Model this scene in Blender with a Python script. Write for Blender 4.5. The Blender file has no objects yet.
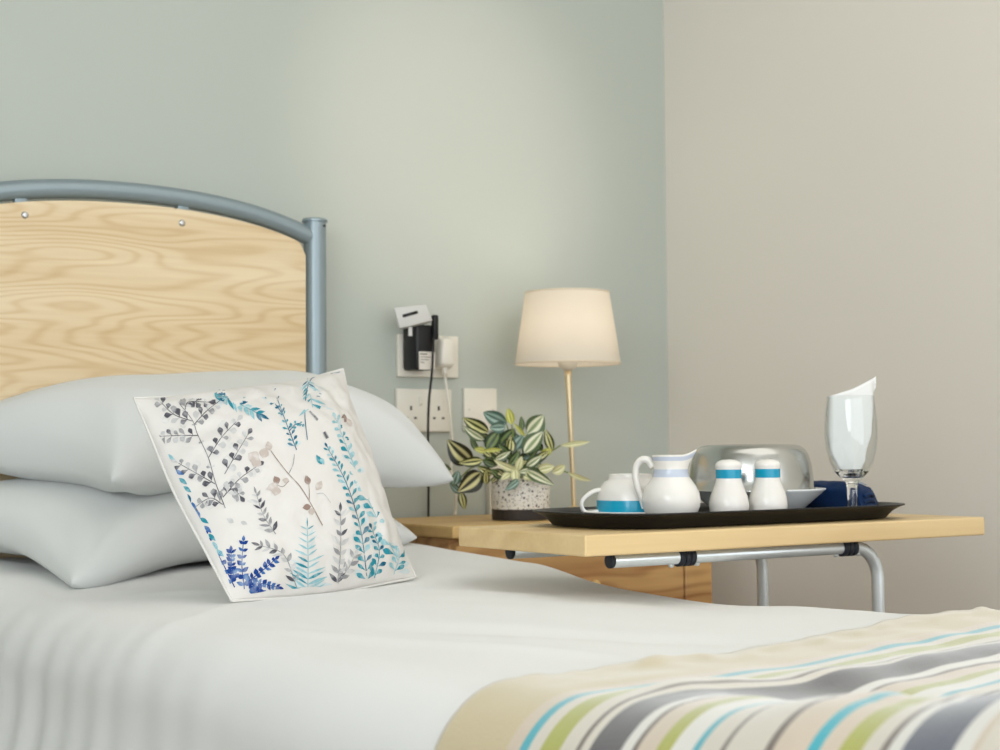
import bpy, bmesh, math, random
from math import sin, cos, pi, radians, sqrt, atan, atan2
from mathutils import Vector, Matrix, noise

random.seed(7)
sc = bpy.context.scene
COL = sc.collection

# ------------------------------------------------------------------ camera model
# Room frame: X along the green wall (to the right), Y into the wall (wall face at Y=0), Z up.
FPX = 1600.0
TH = radians(36)
CAM = Vector((0.0, -2.68, 0.82))
PITCH = atan((448 - 375) / FPX)
ROLL = radians(0.45)
_Fh = Vector((sin(TH), cos(TH), 0)); _R = Vector((cos(TH), -sin(TH), 0)); _U = Vector((0, 0, 1))
FW = _Fh * cos(PITCH) + _U * sin(PITCH)
UP = -_Fh * sin(PITCH) + _U * cos(PITCH)
IX = _R * cos(ROLL) - UP * sin(ROLL)
JY = _R * sin(ROLL) + UP * cos(ROLL)

def ray(px, py): return FW + IX * ((px - 500) / FPX) + JY * ((375 - py) / FPX)
def on_x(px, py, v): r = ray(px, py); return CAM + r * ((v - CAM.x) / r.x)
def on_y(px, py, v): r = ray(px, py); return CAM + r * ((v - CAM.y) / r.y)
def on_z(px, py, v): r = ray(px, py); return CAM + r * ((v - CAM.z) / r.z)

# ------------------------------------------------------------------ helpers
def lin(c):
    return tuple((v / 255 / 12.92) if v / 255 <= 0.04045 else ((v / 255 + 0.055) / 1.055) ** 2.4 for v in c)

def rgba(c): return (*lin(c), 1.0)

def new_mat(name):
    m = bpy.data.materials.new(name); m.use_nodes = True
    nt = m.node_tree
    return m, nt, nt.nodes['Principled BSDF']

def mat(name, col, rough=0.5, metal=0.0, bump=0.0, bscale=200, vary=0.0, vscale=6, trans=0.0, ior=1.45, spec=0.5, sheen=0.0, coat=0.0):
    m, nt, b = new_mat(name)
    b.inputs['Base Color'].default_value = rgba(col)
    b.inputs['Roughness'].default_value = rough
    b.inputs['Metallic'].default_value = metal
    b.inputs['IOR'].default_value = ior
    b.inputs['Specular IOR Level'].default_value = spec
    b.inputs['Transmission Weight'].default_value = trans
    b.inputs['Sheen Weight'].default_value = sheen
    b.inputs['Coat Weight'].default_value = coat
    tc = nt.nodes.new('ShaderNodeTexCoord')
    n = nt.nodes.new('ShaderNodeTexNoise'); n.inputs['Scale'].default_value = vscale; n.inputs['Detail'].default_value = 4
    nt.links.new(tc.outputs['Object'], n.inputs['Vector'])
    if vary:
        mx = nt.nodes.new('ShaderNodeMix'); mx.data_type = 'RGBA'
        mx.inputs[6].default_value = rgba(col)
        mx.inputs[7].default_value = rgba([max(0, v * (1 - vary)) for v in col])
        nt.links.new(n.outputs['Fac'], mx.inputs[0]); nt.links.new(mx.outputs[2], b.inputs['Base Color'])
    if bump:
        n2 = nt.nodes.new('ShaderNodeTexNoise'); n2.inputs['Scale'].default_value = bscale; n2.inputs['Detail'].default_value = 3
        nt.links.new(tc.outputs['Object'], n2.inputs['Vector'])
        bp = nt.nodes.new('ShaderNodeBump'); bp.inputs['Strength'].default_value = bump; bp.inputs['Distance'].default_value = 0.002
        nt.links.new(n2.outputs['Fac'], bp.inputs['Height']); nt.links.new(bp.outputs['Normal'], b.inputs['Normal'])
    return m

def wood_mat(name, light, dark, stretch=(1.0, 3.0, 3.6), rings=9.0, rough=0.45, knots=False, fine=(5, 150, 150), line=0.45, tone=0.6, seed=0.0):
    """wood laminate: contour lines of a stretched noise field make cathedral figures running along local X"""
    m, nt, b = new_mat(name)
    N = nt.nodes.new; L = nt.links.new
    def math_(op, a, c=None, d=None):
        n = N('ShaderNodeMath'); n.operation = op
        for k, x in enumerate((a, c, d)):
            if x is None: continue
            if isinstance(x, (int, float)): n.inputs[k].default_value = x
            else: L(x, n.inputs[k])
        return n.outputs[0]
    tc = N('ShaderNodeTexCoord')
    mp = N('ShaderNodeMapping'); mp.inputs['Scale'].default_value = stretch; mp.inputs['Location'].default_value = (seed, seed * .7, seed * 1.3)
    L(tc.outputs['Object'], mp.inputs['Vector'])
    n = N('ShaderNodeTexNoise'); n.inputs['Scale'].default_value = 1.0; n.inputs['Detail'].default_value = 2.2; n.inputs['Roughness'].default_value = .42; n.inputs['Distortion'].default_value = .25
    L(mp.outputs['Vector'], n.inputs['Vector'])
    ph = math_('MULTIPLY', n.outputs['Fac'], rings * 6.2832 * 1.6)
    sn = math_('MULTIPLY_ADD', math_('SINE', ph), .5, .5)
    sn = math_('POWER', sn, 2.5)
    mp2 = N('ShaderNodeMapping'); mp2.inputs['Scale'].default_value = fine
    L(tc.outputs['Object'], mp2.inputs['Vector'])
    n2 = N('ShaderNodeTexNoise'); n2.inputs['Scale'].default_value = 1.0; n2.inputs['Detail'].default_value = 4
    L(mp2.outputs['Vector'], n2.inputs['Vector'])
    mp4 = N('ShaderNodeMapping'); mp4.inputs['Scale'].default_value = (stretch[0] * .9, stretch[1] * 2.2, stretch[2] * 2.2); mp4.inputs['Location'].default_value = (5 + seed, 3, 2)
    L(tc.outputs['Object'], mp4.inputs['Vector'])
    n3 = N('ShaderNodeTexNoise'); n3.inputs['Scale'].default_value = 1.0; n3.inputs['Detail'].default_value = 1.5
    L(mp4.outputs['Vector'], n3.inputs['Vector'])
    t3 = math_('MULTIPLY', math_('SUBTRACT', n3.outputs['Fac'], .38), tone * 2.6)
    f = math_('ADD', math_('MULTIPLY', sn, line), math_('MULTIPLY_ADD', n2.outputs['Fac'], .45, -.18))
    f = math_('ADD', f, t3)
    mx = N('ShaderNodeMix'); mx.data_type = 'RGBA'; mx.clamp_factor = True
    mx.inputs[6].default_value = rgba(light); mx.inputs[7].default_value = rgba(dark)
    L(f, mx.inputs[0])
    out = mx.outputs[2]
    if knots:
        v = N('ShaderNodeTexVoronoi'); v.inputs['Scale'].default_value = 1.0
        mp3 = N('ShaderNodeMapping'); mp3.inputs['Scale'].default_value = (6, 6, 12)
        L(tc.outputs['Object'], mp3.inputs['Vector']); L(mp3.outputs['Vector'], v.inputs['Vector'])
        r = N('ShaderNodeValToRGB'); r.color_ramp.elements[0].position = 0.03; r.color_ramp.elements[1].position = 0.20
        r.color_ramp.elements[0].color = (.8, .8, .8, 1); r.color_ramp.elements[1].color = (0, 0, 0, 1)
        L(v.outputs['Distance'], r.inputs['Fac'])
        mk = N('ShaderNodeMix'); mk.data_type = 'RGBA'; mk.inputs[7].default_value = rgba([c * 0.6 for c in dark])
        L(r.outputs['Color'], mk.inputs[0]); L(out, mk.inputs[6]); out = mk.outputs[2]
    L(out, b.inputs['Base Color'])
    b.inputs['Roughness'].default_value = rough
    return m

def obj(name, bm, mats, parent=None, smooth=True, loc=None, sharp=None):
    me = bpy.data.meshes.new(name)
    bmesh.ops.recalc_face_normals(bm, faces=bm.faces)
    bm.to_mesh(me); bm.free()
    if not isinstance(mats, (list, tuple)): mats = [mats]
    for m in mats: me.materials.append(m)
    for p in me.polygons: p.use_smooth = smooth
    if smooth and sharp: me.set_sharp_from_angle(angle=radians(sharp))
    o = bpy.data.objects.new(name, me); COL.objects.link(o)
    if parent: o.parent = parent
    if loc is not None: o.location = loc
    return o

def thing(name, label, cat, loc=(0, 0, 0), rotz=0, group=None):
    o = bpy.data.objects.new(name, None); COL.objects.link(o)
    o.empty_display_size = 0.05
    o.location = loc; o.rotation_euler = (0, 0, rotz); o['label'] = label; o['category'] = cat
    if group: o['group'] = group
    return o

def tag(o, label, cat, group=None):
    o['label'] = label; o['category'] = cat
    if group: o['group'] = group
    return o

def struct(o): o['kind'] = 'structure'; return o

def add_box(bm, lo, hi, bevel=0.0, seg=2, mi=0, mtx=None):
    t = bmesh.new()
    bmesh.ops.create_cube(t, size=1)
    for v in t.verts:
        v.co = Vector([lo[i] + (v.co[i] + 0.5) * (hi[i] - lo[i]) for i in range(3)])
    if bevel: bmesh.ops.bevel(t, geom=t.edges[:], offset=bevel, segments=seg, profile=0.5, affect='EDGES')
    merge(bm, t, mi, mtx)

def merge(bm, t, mi=0, mtx=None):
    mp = {}
    for v in t.verts: mp[v] = bm.verts.new(mtx @ v.co if mtx else v.co)
    for f in t.faces:
        try:
            nf = bm.faces.new([mp[v] for v in f.verts]); nf.material_index = f.material_index or mi
        except ValueError: pass
    t.free()

def add_lathe(bm, prof, n=48, c=(0, 0, 0), mi=0, mfun=None, mtx=None):
    rings = []
    for r, z in prof:
        if r < 1e-6: rings.append([bm.verts.new(Vector((c[0], c[1], c[2] + z)))])
        else: rings.append([bm.verts.new(Vector((c[0] + r * cos(2 * pi * k / n), c[1] + r * sin(2 * pi * k / n), c[2] + z))) for k in range(n)])
    if mtx:
        for rg in rings:
            for v in rg: v.co = mtx @ v.co
    for i in range(len(rings) - 1):
        a, b = rings[i], rings[i + 1]
        m = mfun(i) if mfun else mi
        for k in range(n):
            k2 = (k + 1) % n
            if len(a) == 1 and len(b) == 1: continue
            if len(a) == 1: f = bm.faces.new((a[0], b[k2], b[k]))
            elif len(b) == 1: f = bm.faces.new((a[k], a[k2], b[0]))
            else: f = bm.faces.new((a[k], a[k2], b[k2], b[k]))
            f.material_index = m

def smooth_path(pts, sub=8):
    """Catmull-Rom through points"""
    P = [Vector(p) for p in pts]
    if len(P) < 3: return P
    P = [P[0] * 2 - P[1]] + P + [P[-1] * 2 - P[-2]]
    out = []
    for i in range(1, len(P) - 2):
        for k in range(sub):
            t = k / sub
            p0, p1, p2, p3 = P[i - 1:i + 3]
            out.append(0.5 * (2 * p1 + (p2 - p0) * t + (2 * p0 - 5 * p1 + 4 * p2 - p3) * t * t + (3 * p1 - p0 - 3 * p2 + p3) * t ** 3))
    out.append(P[-2]); return out

def add_tube(bm, pts, r, n=12, mi=0, caps=True, flat=1.0):
    pts = [Vector(p) for p in pts]
    rs = r if isinstance(r, (list, tuple)) else [r] * len(pts)
    t0 = (pts[1] - pts[0]).normalized()
    ref = Vector((0, 0, 1)) if abs(t0.z) < 0.9 else Vector((1, 0, 0))
    nrm = (ref - t0 * ref.dot(t0)).normalized()
    rings = []
    for i, p in enumerate(pts):
        a = pts[max(0, i - 1)]; b = pts[min(len(pts) - 1, i + 1)]
        t = (b - a).normalized()
        nrm = (nrm - t * nrm.dot(t)).normalized(); bn = t.cross(nrm)
        rings.append([bm.verts.new(p + (nrm * cos(2 * pi * k / n) + bn * sin(2 * pi * k / n) * flat) * rs[i]) for k in range(n)])
    for a, b in zip(rings, rings[1:]):
        for k in range(n):
            f = bm.faces.new((a[k], a[(k + 1) % n], b[(k + 1) % n], b[k])); f.material_index = mi
    if caps:
        for rg in (rings[0], rings[-1]):
            f = bm.faces.new(rg); f.material_index = mi

def bend_path(a, corner, b, rad, n=10):
    a, c, b = Vector(a), Vector(corner), Vector(b)
    d1 = (a - c).normalized(); d2 = (b - c).normalized()
    p1 = c + d1 * rad; p2 = c + d2 * rad
    mid = [((1 - t) ** 2 * p1 + 2 * t * (1 - t) * (c * 0.75 + (p1 + p2) * 0.125) + t * t * p2) for t in [k / n for k in range(n + 1)]]
    return [a] + mid + [b]

def rr_outline(hx, hy, r, n=8):
    pts = []
    for cx, cy, a0 in ((hx - r, hy - r, 0), (-hx + r, hy - r, pi / 2), (-hx + r, -hy + r, pi), (hx - r, -hy + r, 3 * pi / 2)):
        for k in range(n + 1):
            a = a0 + pi / 2 * k / n
            pts.append((cx + r * cos(a), cy + r * sin(a)))
    return pts

def add_loops(bm, loops, mi=0, cap0=True, cap1=True):
    R = [[bm.verts.new(p) for p in lp] for lp in loops]
    n = len(R[0])
    for a, b in zip(R, R[1:]):
        for k in range(n):
            f = bm.faces.new((a[k], a[(k + 1) % n], b[(k + 1) % n], b[k])); f.material_index = mi
    if cap0: bm.faces.new(R[0]).material_index = mi
    if cap1: bm.faces.new(R[-1]).material_index = mi

def nz(x, y, z=0.0): return noise.noise(Vector((x, y, z)))
def sstep(a, b, x):
    t = max(0.0, min(1.0, (x - a) / (b - a))); return t * t * (3 - 2 * t)
def lerp_table(tab, x):
    if x <= tab[0][0]: return tab[0][1]
    for (x0, y0), (x1, y1) in zip(tab, tab[1:]):
        if x <= x1:
            t = (x - x0) / (x1 - x0); t = t * t * (3 - 2 * t); return y0 + (y1 - y0) * t
    return tab[-1][1]

# ------------------------------------------------------------------ materials
M_GREEN = mat('green_wall_paint', (184, 190, 182), 0.45, bump=0.05, bscale=260, spec=0.5)
M_BEIGE = mat('beige_wall_paint', (232, 226, 216), 0.6, bump=0.05, bscale=260, spec=0.3)
M_FLOOR = mat('brown_vinyl', (120, 100, 82), 0.5, vary=0.2, vscale=9)
M_WHITEPAINT = mat('white_gloss_paint', (226, 224, 216), 0.4)
M_STEEL_PAINT = mat('silver_grey_powder_coat', (146, 160, 166), 0.36, metal=0.4, bump=0.03, bscale=500, spec=0.5)
M_CHROME = mat('silver_tube', (222, 228, 230), 0.3, metal=0.6)
M_DOME = mat('polished_steel', (190, 191, 188), 0.24, metal=1.0, bump=0.02, bscale=30)
M_SCREW = mat('screw_steel', (200, 200, 200), 0.3, metal=1.0)
M_BLACK = mat('black_plastic', (13, 14, 16), 0.45)
M_NAVYRUB = mat('dark_navy_rubber', (24, 30, 40), 0.5)
M_HEADW = wood_mat('ash_laminate', (232, 213, 178), (200, 164, 112), stretch=(.85, 4, 7.6), rings=26, line=.33, tone=.40, seed=2.3)
M_TABLEW = wood_mat('oak_laminate', (228, 200, 150), (204, 170, 116), stretch=(.8, 5, 6), rings=6, line=.3, tone=.5, seed=1.0)
M_CABW = wood_mat('knotty_oak_laminate', (206, 162, 104), (156, 106, 58), stretch=(1.6, 5, 8), rings=7, knots=True, line=.55, tone=.9, seed=4.0)
M_CABTOP = wood_mat('oak_top_laminate', (220, 184, 122), (192, 148, 88), stretch=(.8, 5, 6), rings=6, line=.3, tone=.5)
M_LINEN = mat('white_cotton', (232, 232, 230), 0.85, bump=0.10, bscale=700, sheen=0.15, spec=0.2)
M_PILLOW = mat('pillowcase_cotton', (222, 224, 223), 0.85, bump=0.10, bscale=700, sheen=0.1, spec=0.2)
M_SHEET = mat('white_sheet', (214, 218, 219), 0.85, bump=0.08, bscale=600, spec=0.2)
M_MATTRESS = mat('pale_blue_mattress', (190, 205, 212), 0.8)
M_CHINA = mat('white_china', (236, 232, 226), 0.18, spec=0.5, coat=0.2)
M_CHINAB = mat('turquoise_glaze', (10, 156, 192), 0.2, coat=0.2)
M_CHINAL = mat('lavender_glaze', (196, 204, 220), 0.2, coat=0.2)
M_DISH = mat('pale_grey_china', (243, 246, 247), 0.2, coat=0.2)
M_TRAY = mat('black_tray_plastic', (18, 19, 21), 0.38, bump=0.04, bscale=300)
M_NAVY = mat('navy_cloth', (15, 44, 84), 0.85, bump=0.3, bscale=500, sheen=0.1, spec=0.15)
M_NAVYPRINT = mat('pale_print', (140, 165, 190), 0.8)
M_PAPER = mat('white_paper_napkin', (240, 240, 238), 0.8, bump=0.08, bscale=400)
M_GLASS = mat('clear_glass', (255, 255, 255), 0.01, trans=1.0, ior=1.45)
def thin_glass():
    m, nt, b = new_mat('thin_clear_glass')
    N = nt.nodes.new; L = nt.links.new
    t = N('ShaderNodeBsdfTransparent'); t.inputs['Color'].default_value = (.97, .98, .98, 1)
    g = N('ShaderNodeBsdfGlossy'); g.inputs['Roughness'].default_value = .02
    lw = N('ShaderNodeLayerWeight'); p_ = N('ShaderNodeMath'); p_.operation = 'POWER'; p_.inputs[1].default_value = 4.0; L(lw.outputs['Facing'], p_.inputs[0])
    q_ = N('ShaderNodeMath'); q_.operation = 'MULTIPLY_ADD'; q_.inputs[1].default_value = .6; q_.inputs[2].default_value = .03; L(p_.outputs[0], q_.inputs[0])
    mx = N('ShaderNodeMixShader'); L(q_.outputs[0], mx.inputs[0]); L(t.outputs[0], mx.inputs[1]); L(g.outputs[0], mx.inputs[2])
    L(mx.outputs[0], nt.nodes['Material Output'].inputs['Surface'])
    return m
M_THIN = thin_glass()
M_BRASS = mat('champagne_brass', (228, 208, 170), 0.3, metal=0.6)
M_LAMPW = mat('lamp_white_plastic', (238, 232, 220), 0.4)
M_SOCKET = mat('white_socket_plastic', (229, 225, 213), 0.35)
M_SLOT = mat('socket_slot_dark', (70, 64, 56), 0.6)
M_LABEL = mat('pale_label', (222, 216, 205), 0.6)
M_GREYCAP = mat('pale_grey_plastic', (206, 206, 203), 0.4)
M_SOIL = mat('dark_soil', (48, 38, 30), 0.95, bump=0.6, bscale=120)
M_STEM = mat('green_stem', (122, 138, 70), 0.5)
M_PCREAM = mat('cream_tendril', (214, 206, 142), 0.45)

def shade_material():
    m, nt, b = new_mat('cream_lamp_shade_fabric')
    N = nt.nodes.new; L = nt.links.new
    out = nt.nodes['Material Output']
    d = N('ShaderNodeBsdfDiffuse'); t = N('ShaderNodeBsdfTranslucent'); mx = N('ShaderNodeMixShader')
    w = N('ShaderNodeTexWave'); w.bands_direction = 'Z'; w.inputs['Scale'].default_value = 260; w.inputs['Distortion'].default_value = 0.6
    tc = N('ShaderNodeTexCoord'); L(tc.outputs['Object'], w.inputs['Vector'])
    r = N('ShaderNodeMix'); r.data_type = 'RGBA'; r.inputs[6].default_value = rgba((240, 235, 226)); r.inputs[7].default_value = rgba((233, 227, 216))
    L(w.outputs['Fac'], r.inputs[0])
    L(r.outputs[2], d.inputs['Color']); L(r.outputs[2], t.inputs['Color'])
    mx.inputs[0].default_value = 0.5
    L(d.outputs[0], mx.inputs[1]); L(t.outputs[0], mx.inputs[2]); L(mx.outputs[0], out.inputs['Surface'])
    return m
M_SHADE = shade_material()

def bulb_material():
    m, nt, b = new_mat('frosted_bulb_glow')
    b.inputs['Base Color'].default_value = (1, .95, .85, 1)
    b.inputs['Emission Color'].default_value = (1, .90, .78, 1)
    b.inputs['Emission Strength'].default_value = 18
    return m
M_BULB = bulb_material()

def speckle_material():
    m, nt, b = new_mat('speckled_ceramic')
    N = nt.nodes.new; L = nt.links.new
    tc = N('ShaderNodeTexCoord')
    def layer(scale, lo, hi):
        v = N('ShaderNodeTexVoronoi'); v.inputs['Scale'].default_value = scale; v.inputs['Randomness'].default_value = 1
        L(tc.outputs['Object'], v.inputs['Vector'])
        r = N('ShaderNodeValToRGB'); r.color_ramp.elements[0].position = lo; r.color_ramp.elements[1].position = hi
        r.color_ramp.elements[0].color = (1, 1, 1, 1); r.color_ramp.elements[1].color = (0, 0, 0, 1)
        L(v.outputs['Distance'], r.inputs['Fac']); return r.outputs['Color']
    a = layer(120, .23, .30); c = layer(270, .21, .29)
    mx = N('ShaderNodeMath'); mx.operation = 'MAXIMUM'; L(a, mx.inputs[0]); L(c, mx.inputs[1])
    mix = N('ShaderNodeMix'); mix.data_type = 'RGBA'; mix.inputs[6].default_value = rgba((232, 228, 220)); mix.inputs[7].default_value = rgba((62, 56, 54))
    L(mx.outputs[0], mix.inputs[0]); L(mix.outputs[2], b.inputs['Base Color']); b.inputs['Roughness'].default_value = .5
    return m
M_SPECK = speckle_material()
M_POTBASE = mat('charcoal_glaze', (52, 47, 46), 0.5)

def leaf_material(name, edge, stripe, mid):
    """stripes across the leaf width, from the UV map: dark margin, pale stripe, dark midrib zone"""
    m, nt, b = new_mat(name)
    N = nt.nodes.new; L = nt.links.new
    uv = N('ShaderNodeUVMap'); uv.uv_map = 'leaf'
    sx = N('ShaderNodeSeparateXYZ'); L(uv.outputs['UV'], sx.inputs[0])
    r = N('ShaderNodeValToRGB'); cr = r.color_ramp
    stops = [(0.0, edge), (0.20, edge), (0.26, stripe), (0.38, stripe), (0.44, mid), (0.56, mid), (0.62, stripe), (0.74, stripe), (0.80, edge), (1.0, edge)]
    while len(cr.elements) < len(stops): cr.elements.new(0.5)
    for e, (p, c) in zip(cr.elements, stops): e.position = p; e.color = rgba(c)
    L(sx.outputs['X'], r.inputs['Fac']); L(r.outputs['Color'], b.inputs['Base Color'])
    b.inputs['Roughness'].default_value = .35
    b.inputs['Subsurface Weight'].default_value = 0.0
    return m
LEAFM = [
    leaf_material('leaf_olive_striped', (54, 62, 24), (222, 218, 150), (66, 74, 30)),
    leaf_material('leaf_dark_striped', (34, 38, 24), (214, 208, 150), (44, 44, 28)),
    leaf_material('leaf_bluegreen', (84, 112, 98), (160, 184, 170), (74, 102, 86)),
    leaf_material('leaf_pale_striped', (84, 104, 66), (232, 230, 200), (140, 156, 110)),
    leaf_material('leaf_cream', (206, 204, 150), (236, 232, 196), (186, 190, 120)),
    leaf_material('leaf_deep_green', (40, 58, 34), (120, 138, 82), (52, 72, 42)),
    leaf_material('leaf_yellowgreen', (168, 172, 72), (214, 210, 116), (150, 152, 60)),
]

# ------------------------------------------------------------------ room
bm = bmesh.new(); add_box(bm, (-2.1, -4.6, -0.05), (2.45, 0.1, 0.0)); struct(obj('floor', bm, M_FLOOR, smooth=False))
WX = 2.413
bm = bmesh.new(); add_box(bm, (-2.1, 0.0, 0.0), (2.5, 0.1, 2.6)); struct(obj('wall_back', bm, M_GREEN, smooth=False))
bm = bmesh.new(); add_box(bm, (WX, -4.6, 0.0), (WX + 0.1, 0.0, 2.6)); struct(obj('wall_right', bm, M_BEIGE, smooth=False))
bm = bmesh.new(); add_box(bm, (-2.1, -4.6, 0.0), (-2.0, 0.0, 2.6)); struct(obj('wall_left', bm, M_GREEN, smooth=False))
bm = bmesh.new(); add_box(bm, (-2.0, -0.015, 0.0), (WX, 0.0, 0.10), 0.003); struct(obj('baseboard_back', bm, M_WHITEPAINT, smooth=False))
bm = bmesh.new(); add_box(bm, (WX - 0.015, -4.6, 0.0), (WX, -0.016, 0.10), 0.003); struct(obj('baseboard_right', bm, M_WHITEPAINT, smooth=False))
bm = bmesh.new(); add_box(bm, (-2.1, -4.6, 2.6), (2.5, 0.1, 2.7)); struct(obj('ceiling', bm, M_WHITEPAINT, smooth=False))

# ------------------------------------------------------------------ bed
BX = 1.11           # centre line of the bed
BY = -0.07          # plane of the headboard
bed = thing('bed', 'silver tube single bed with pale ash wood-grain headboard', 'bed', (BX, 0, 0))
HW = 0.361
def arch_z(d):
    return 1.2693 - 0.30 * d * d - 1.1 * d ** 4
bm = bmesh.new()
N_ = 48
pts = [Vector((BX - HW + 2 * HW * k / N_, BY, arch_z(-HW + 2 * HW * k / N_) )) - bed.location for k in range(N_ + 1)]
add_tube(bm, pts, 0.0165, 20)
obj('arch_tube', bm, M_STEEL_PAINT, bed)
for s in (-1, 1):
    bm = bmesh.new()
    add_lathe(bm, [(0, 0), (0.021, 0), (0.021, 1.244), (0.0240, 1.2445), (0.0240, 1.2485), (0.022, 1.2505), (0, 1.2508)], 32, (s * HW, BY, 0))
    p = obj('post', bm, M_STEEL_PAINT, bed, sharp=40)
    bm = bmesh.new()
    add_tube(bm, [(s * HW + 0.0085, BY - 0.0185, 1.236), (s * HW + 0.0095, BY - 0.0215, 1.236)], 0.0025, 10)
    obj('screw_hole', bm, M_BLACK, p)
# panel, top edge follows the arch
bm = bmesh.new()
PW = HW - 0.0245
front = []; 
cols = 60
for k in range(cols + 1):
    d = -PW + 2 * PW * k / cols
    top = arch_z(d) - 0.0215
    e = PW - abs(d)
    if e < 0.02: top -= 0.02 - sqrt(max(0, 0.02 ** 2 - (0.02 - e) ** 2))
    front.append((d, top))
loops = []
for y in (BY - 0.009, BY + 0.009):
    loops.append([Vector((d, y, z)) for d, z in front] + [Vector((PW, y, 0.55)), Vector((-PW, y, 0.55))])
add_loops(bm, loops)
panel = obj('headboard_panel', bm, M_HEADW, bed, smooth=False)
for px, py in ((25, 215), (182, 223)):
    p = on_y(px, py, BY - 0.009) - bed.location
    bm = bmesh.new()
    add_lathe(bm, [(0, 0.0045), (0.0018, 0.003), (0.0026, 0.0032), (0.005, 0.0025), (0.0062, 0.0)], 20, mtx=Matrix.Translation(p) @ Matrix.Rotation(radians(90), 4, 'X'))
    obj('panel_screw', bm, M_SCREW, panel)
for px in (20, 182):
    p = on_y(px, 203, BY) - bed.location
    zt = arch_z(p.x)
    bm = bmesh.new(); add_box(bm, (p.x - 0.011, BY - 0.007, zt - 0.0275), (p.x + 0.011, BY + 0.008, zt - 0.014), 0.002)
    obj('panel_bracket', bm, M_STEEL_PAINT, bed)
# side rails, slat base, foot posts (under the bedding)
for s in (-1, 1):
    bm = bmesh.new(); add_box(bm, (s * 0.36 - 0.014, -2.22, 0.33), (s * 0.36 + 0.014, -0.07, 0.39), 0.006)
    obj('side_rail', bm, M_STEEL_PAINT, bed)
    bm = bmesh.new(); add_tube(bm, [(s * HW, -2.23, 0.0), (s * HW, -2.23, 0.44)], 0.02, 20)
    obj('foot_post', bm, M_STEEL_PAINT, bed)
bm = bmesh.new(); add_box(bm, (-0.38, -2.21, 0.39), (0.38, -0.09, 0.415), 0.004)
obj('mattress_platform', bm, M_CABTOP, bed)

bm = bmesh.new(); add_box(bm, (BX - 0.355, -2.20, 0.416), (BX + 0.385, -0.092, 0.612), 0.035, 4)
m_ = obj('mattress', bm, M_SHEET); tag(m_, 'sheeted mattress under the white duvet and pillows', 'mattress')

# ------------------------------------------------------------------ duvet
XN, XF, RC = 0.715, 1.535, 0.085
FAR = [(-1.75, .625), (-1.57, .630), (-1.4, .624), (-1.14, .611), (-0.96, .616), (-0.7, .644), (-0.41, .664)]
FAR.sort()
def top_z(X, Y):
    u = (X - XN) / (XF - XN)
    far = lerp_table(FAR, Y)
    near = lerp_table([(-1.75, .618), (-1.4, .622), (-0.9, .624), (-0.5, .618), (-.32, .640), (-.12, .660)], Y)
    mid = lerp_table([(-1.6, .618), (-0.9, .634), (-0.4, .640)], Y)
    z = near * (1 - sstep(0.0, 0.45, u)) + mid * sstep(0.0, 0.45, u)
    z = z * (1 - sstep(0.55, 0.93, u)) + far * sstep(0.55, 0.93, u)
    # rolled hump along the near edge towards the foot
    h = lerp_table([(-2.27, .082), (-2.13, .058), (-1.985, .034), (-1.86, .013), (-1.70, .0)], Y)
    z += h * math.exp(-((X - 0.815 - 0.015 * nz(Y * 6, 3)) / 0.07) ** 2)
    z -= 0.014 * sstep(-1.60, -1.9, Y) * math.exp(-((X - 0.955) / 0.06) ** 2)
    # soft creases
    z += 0.005 * nz(X * 5, Y * 4, 1.7) + 0.0022 * nz(X * 14 + Y * 5, Y * 7, 4.2)
    for (ax, ay, bx, by, wd, hh) in ((0.80, -1.10, 1.02, -1.60, .022, .007), (0.90, -1.15, 1.20, -1.52, .03, -.006), (0.86, -.62, 1.0, -.80, .02, .006), (0.78, -1.0, 0.92, -0.86, .018, .006)):
        A = Vector((ax, ay)); D = Vector((bx, by)) - A; q = Vector((X, Y)) - A
        t = max(0, min(1, q.dot(D) / D.length_squared)); dist = (q - D * t).length
        z += hh * math.exp(-(dist / wd) ** 2) * sin(pi * min(1, max(0, t)) * .9 + .1)
    return z
NV, NA, NT = 22, 9, 60     # segments on vertical sides, arcs, top
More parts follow.
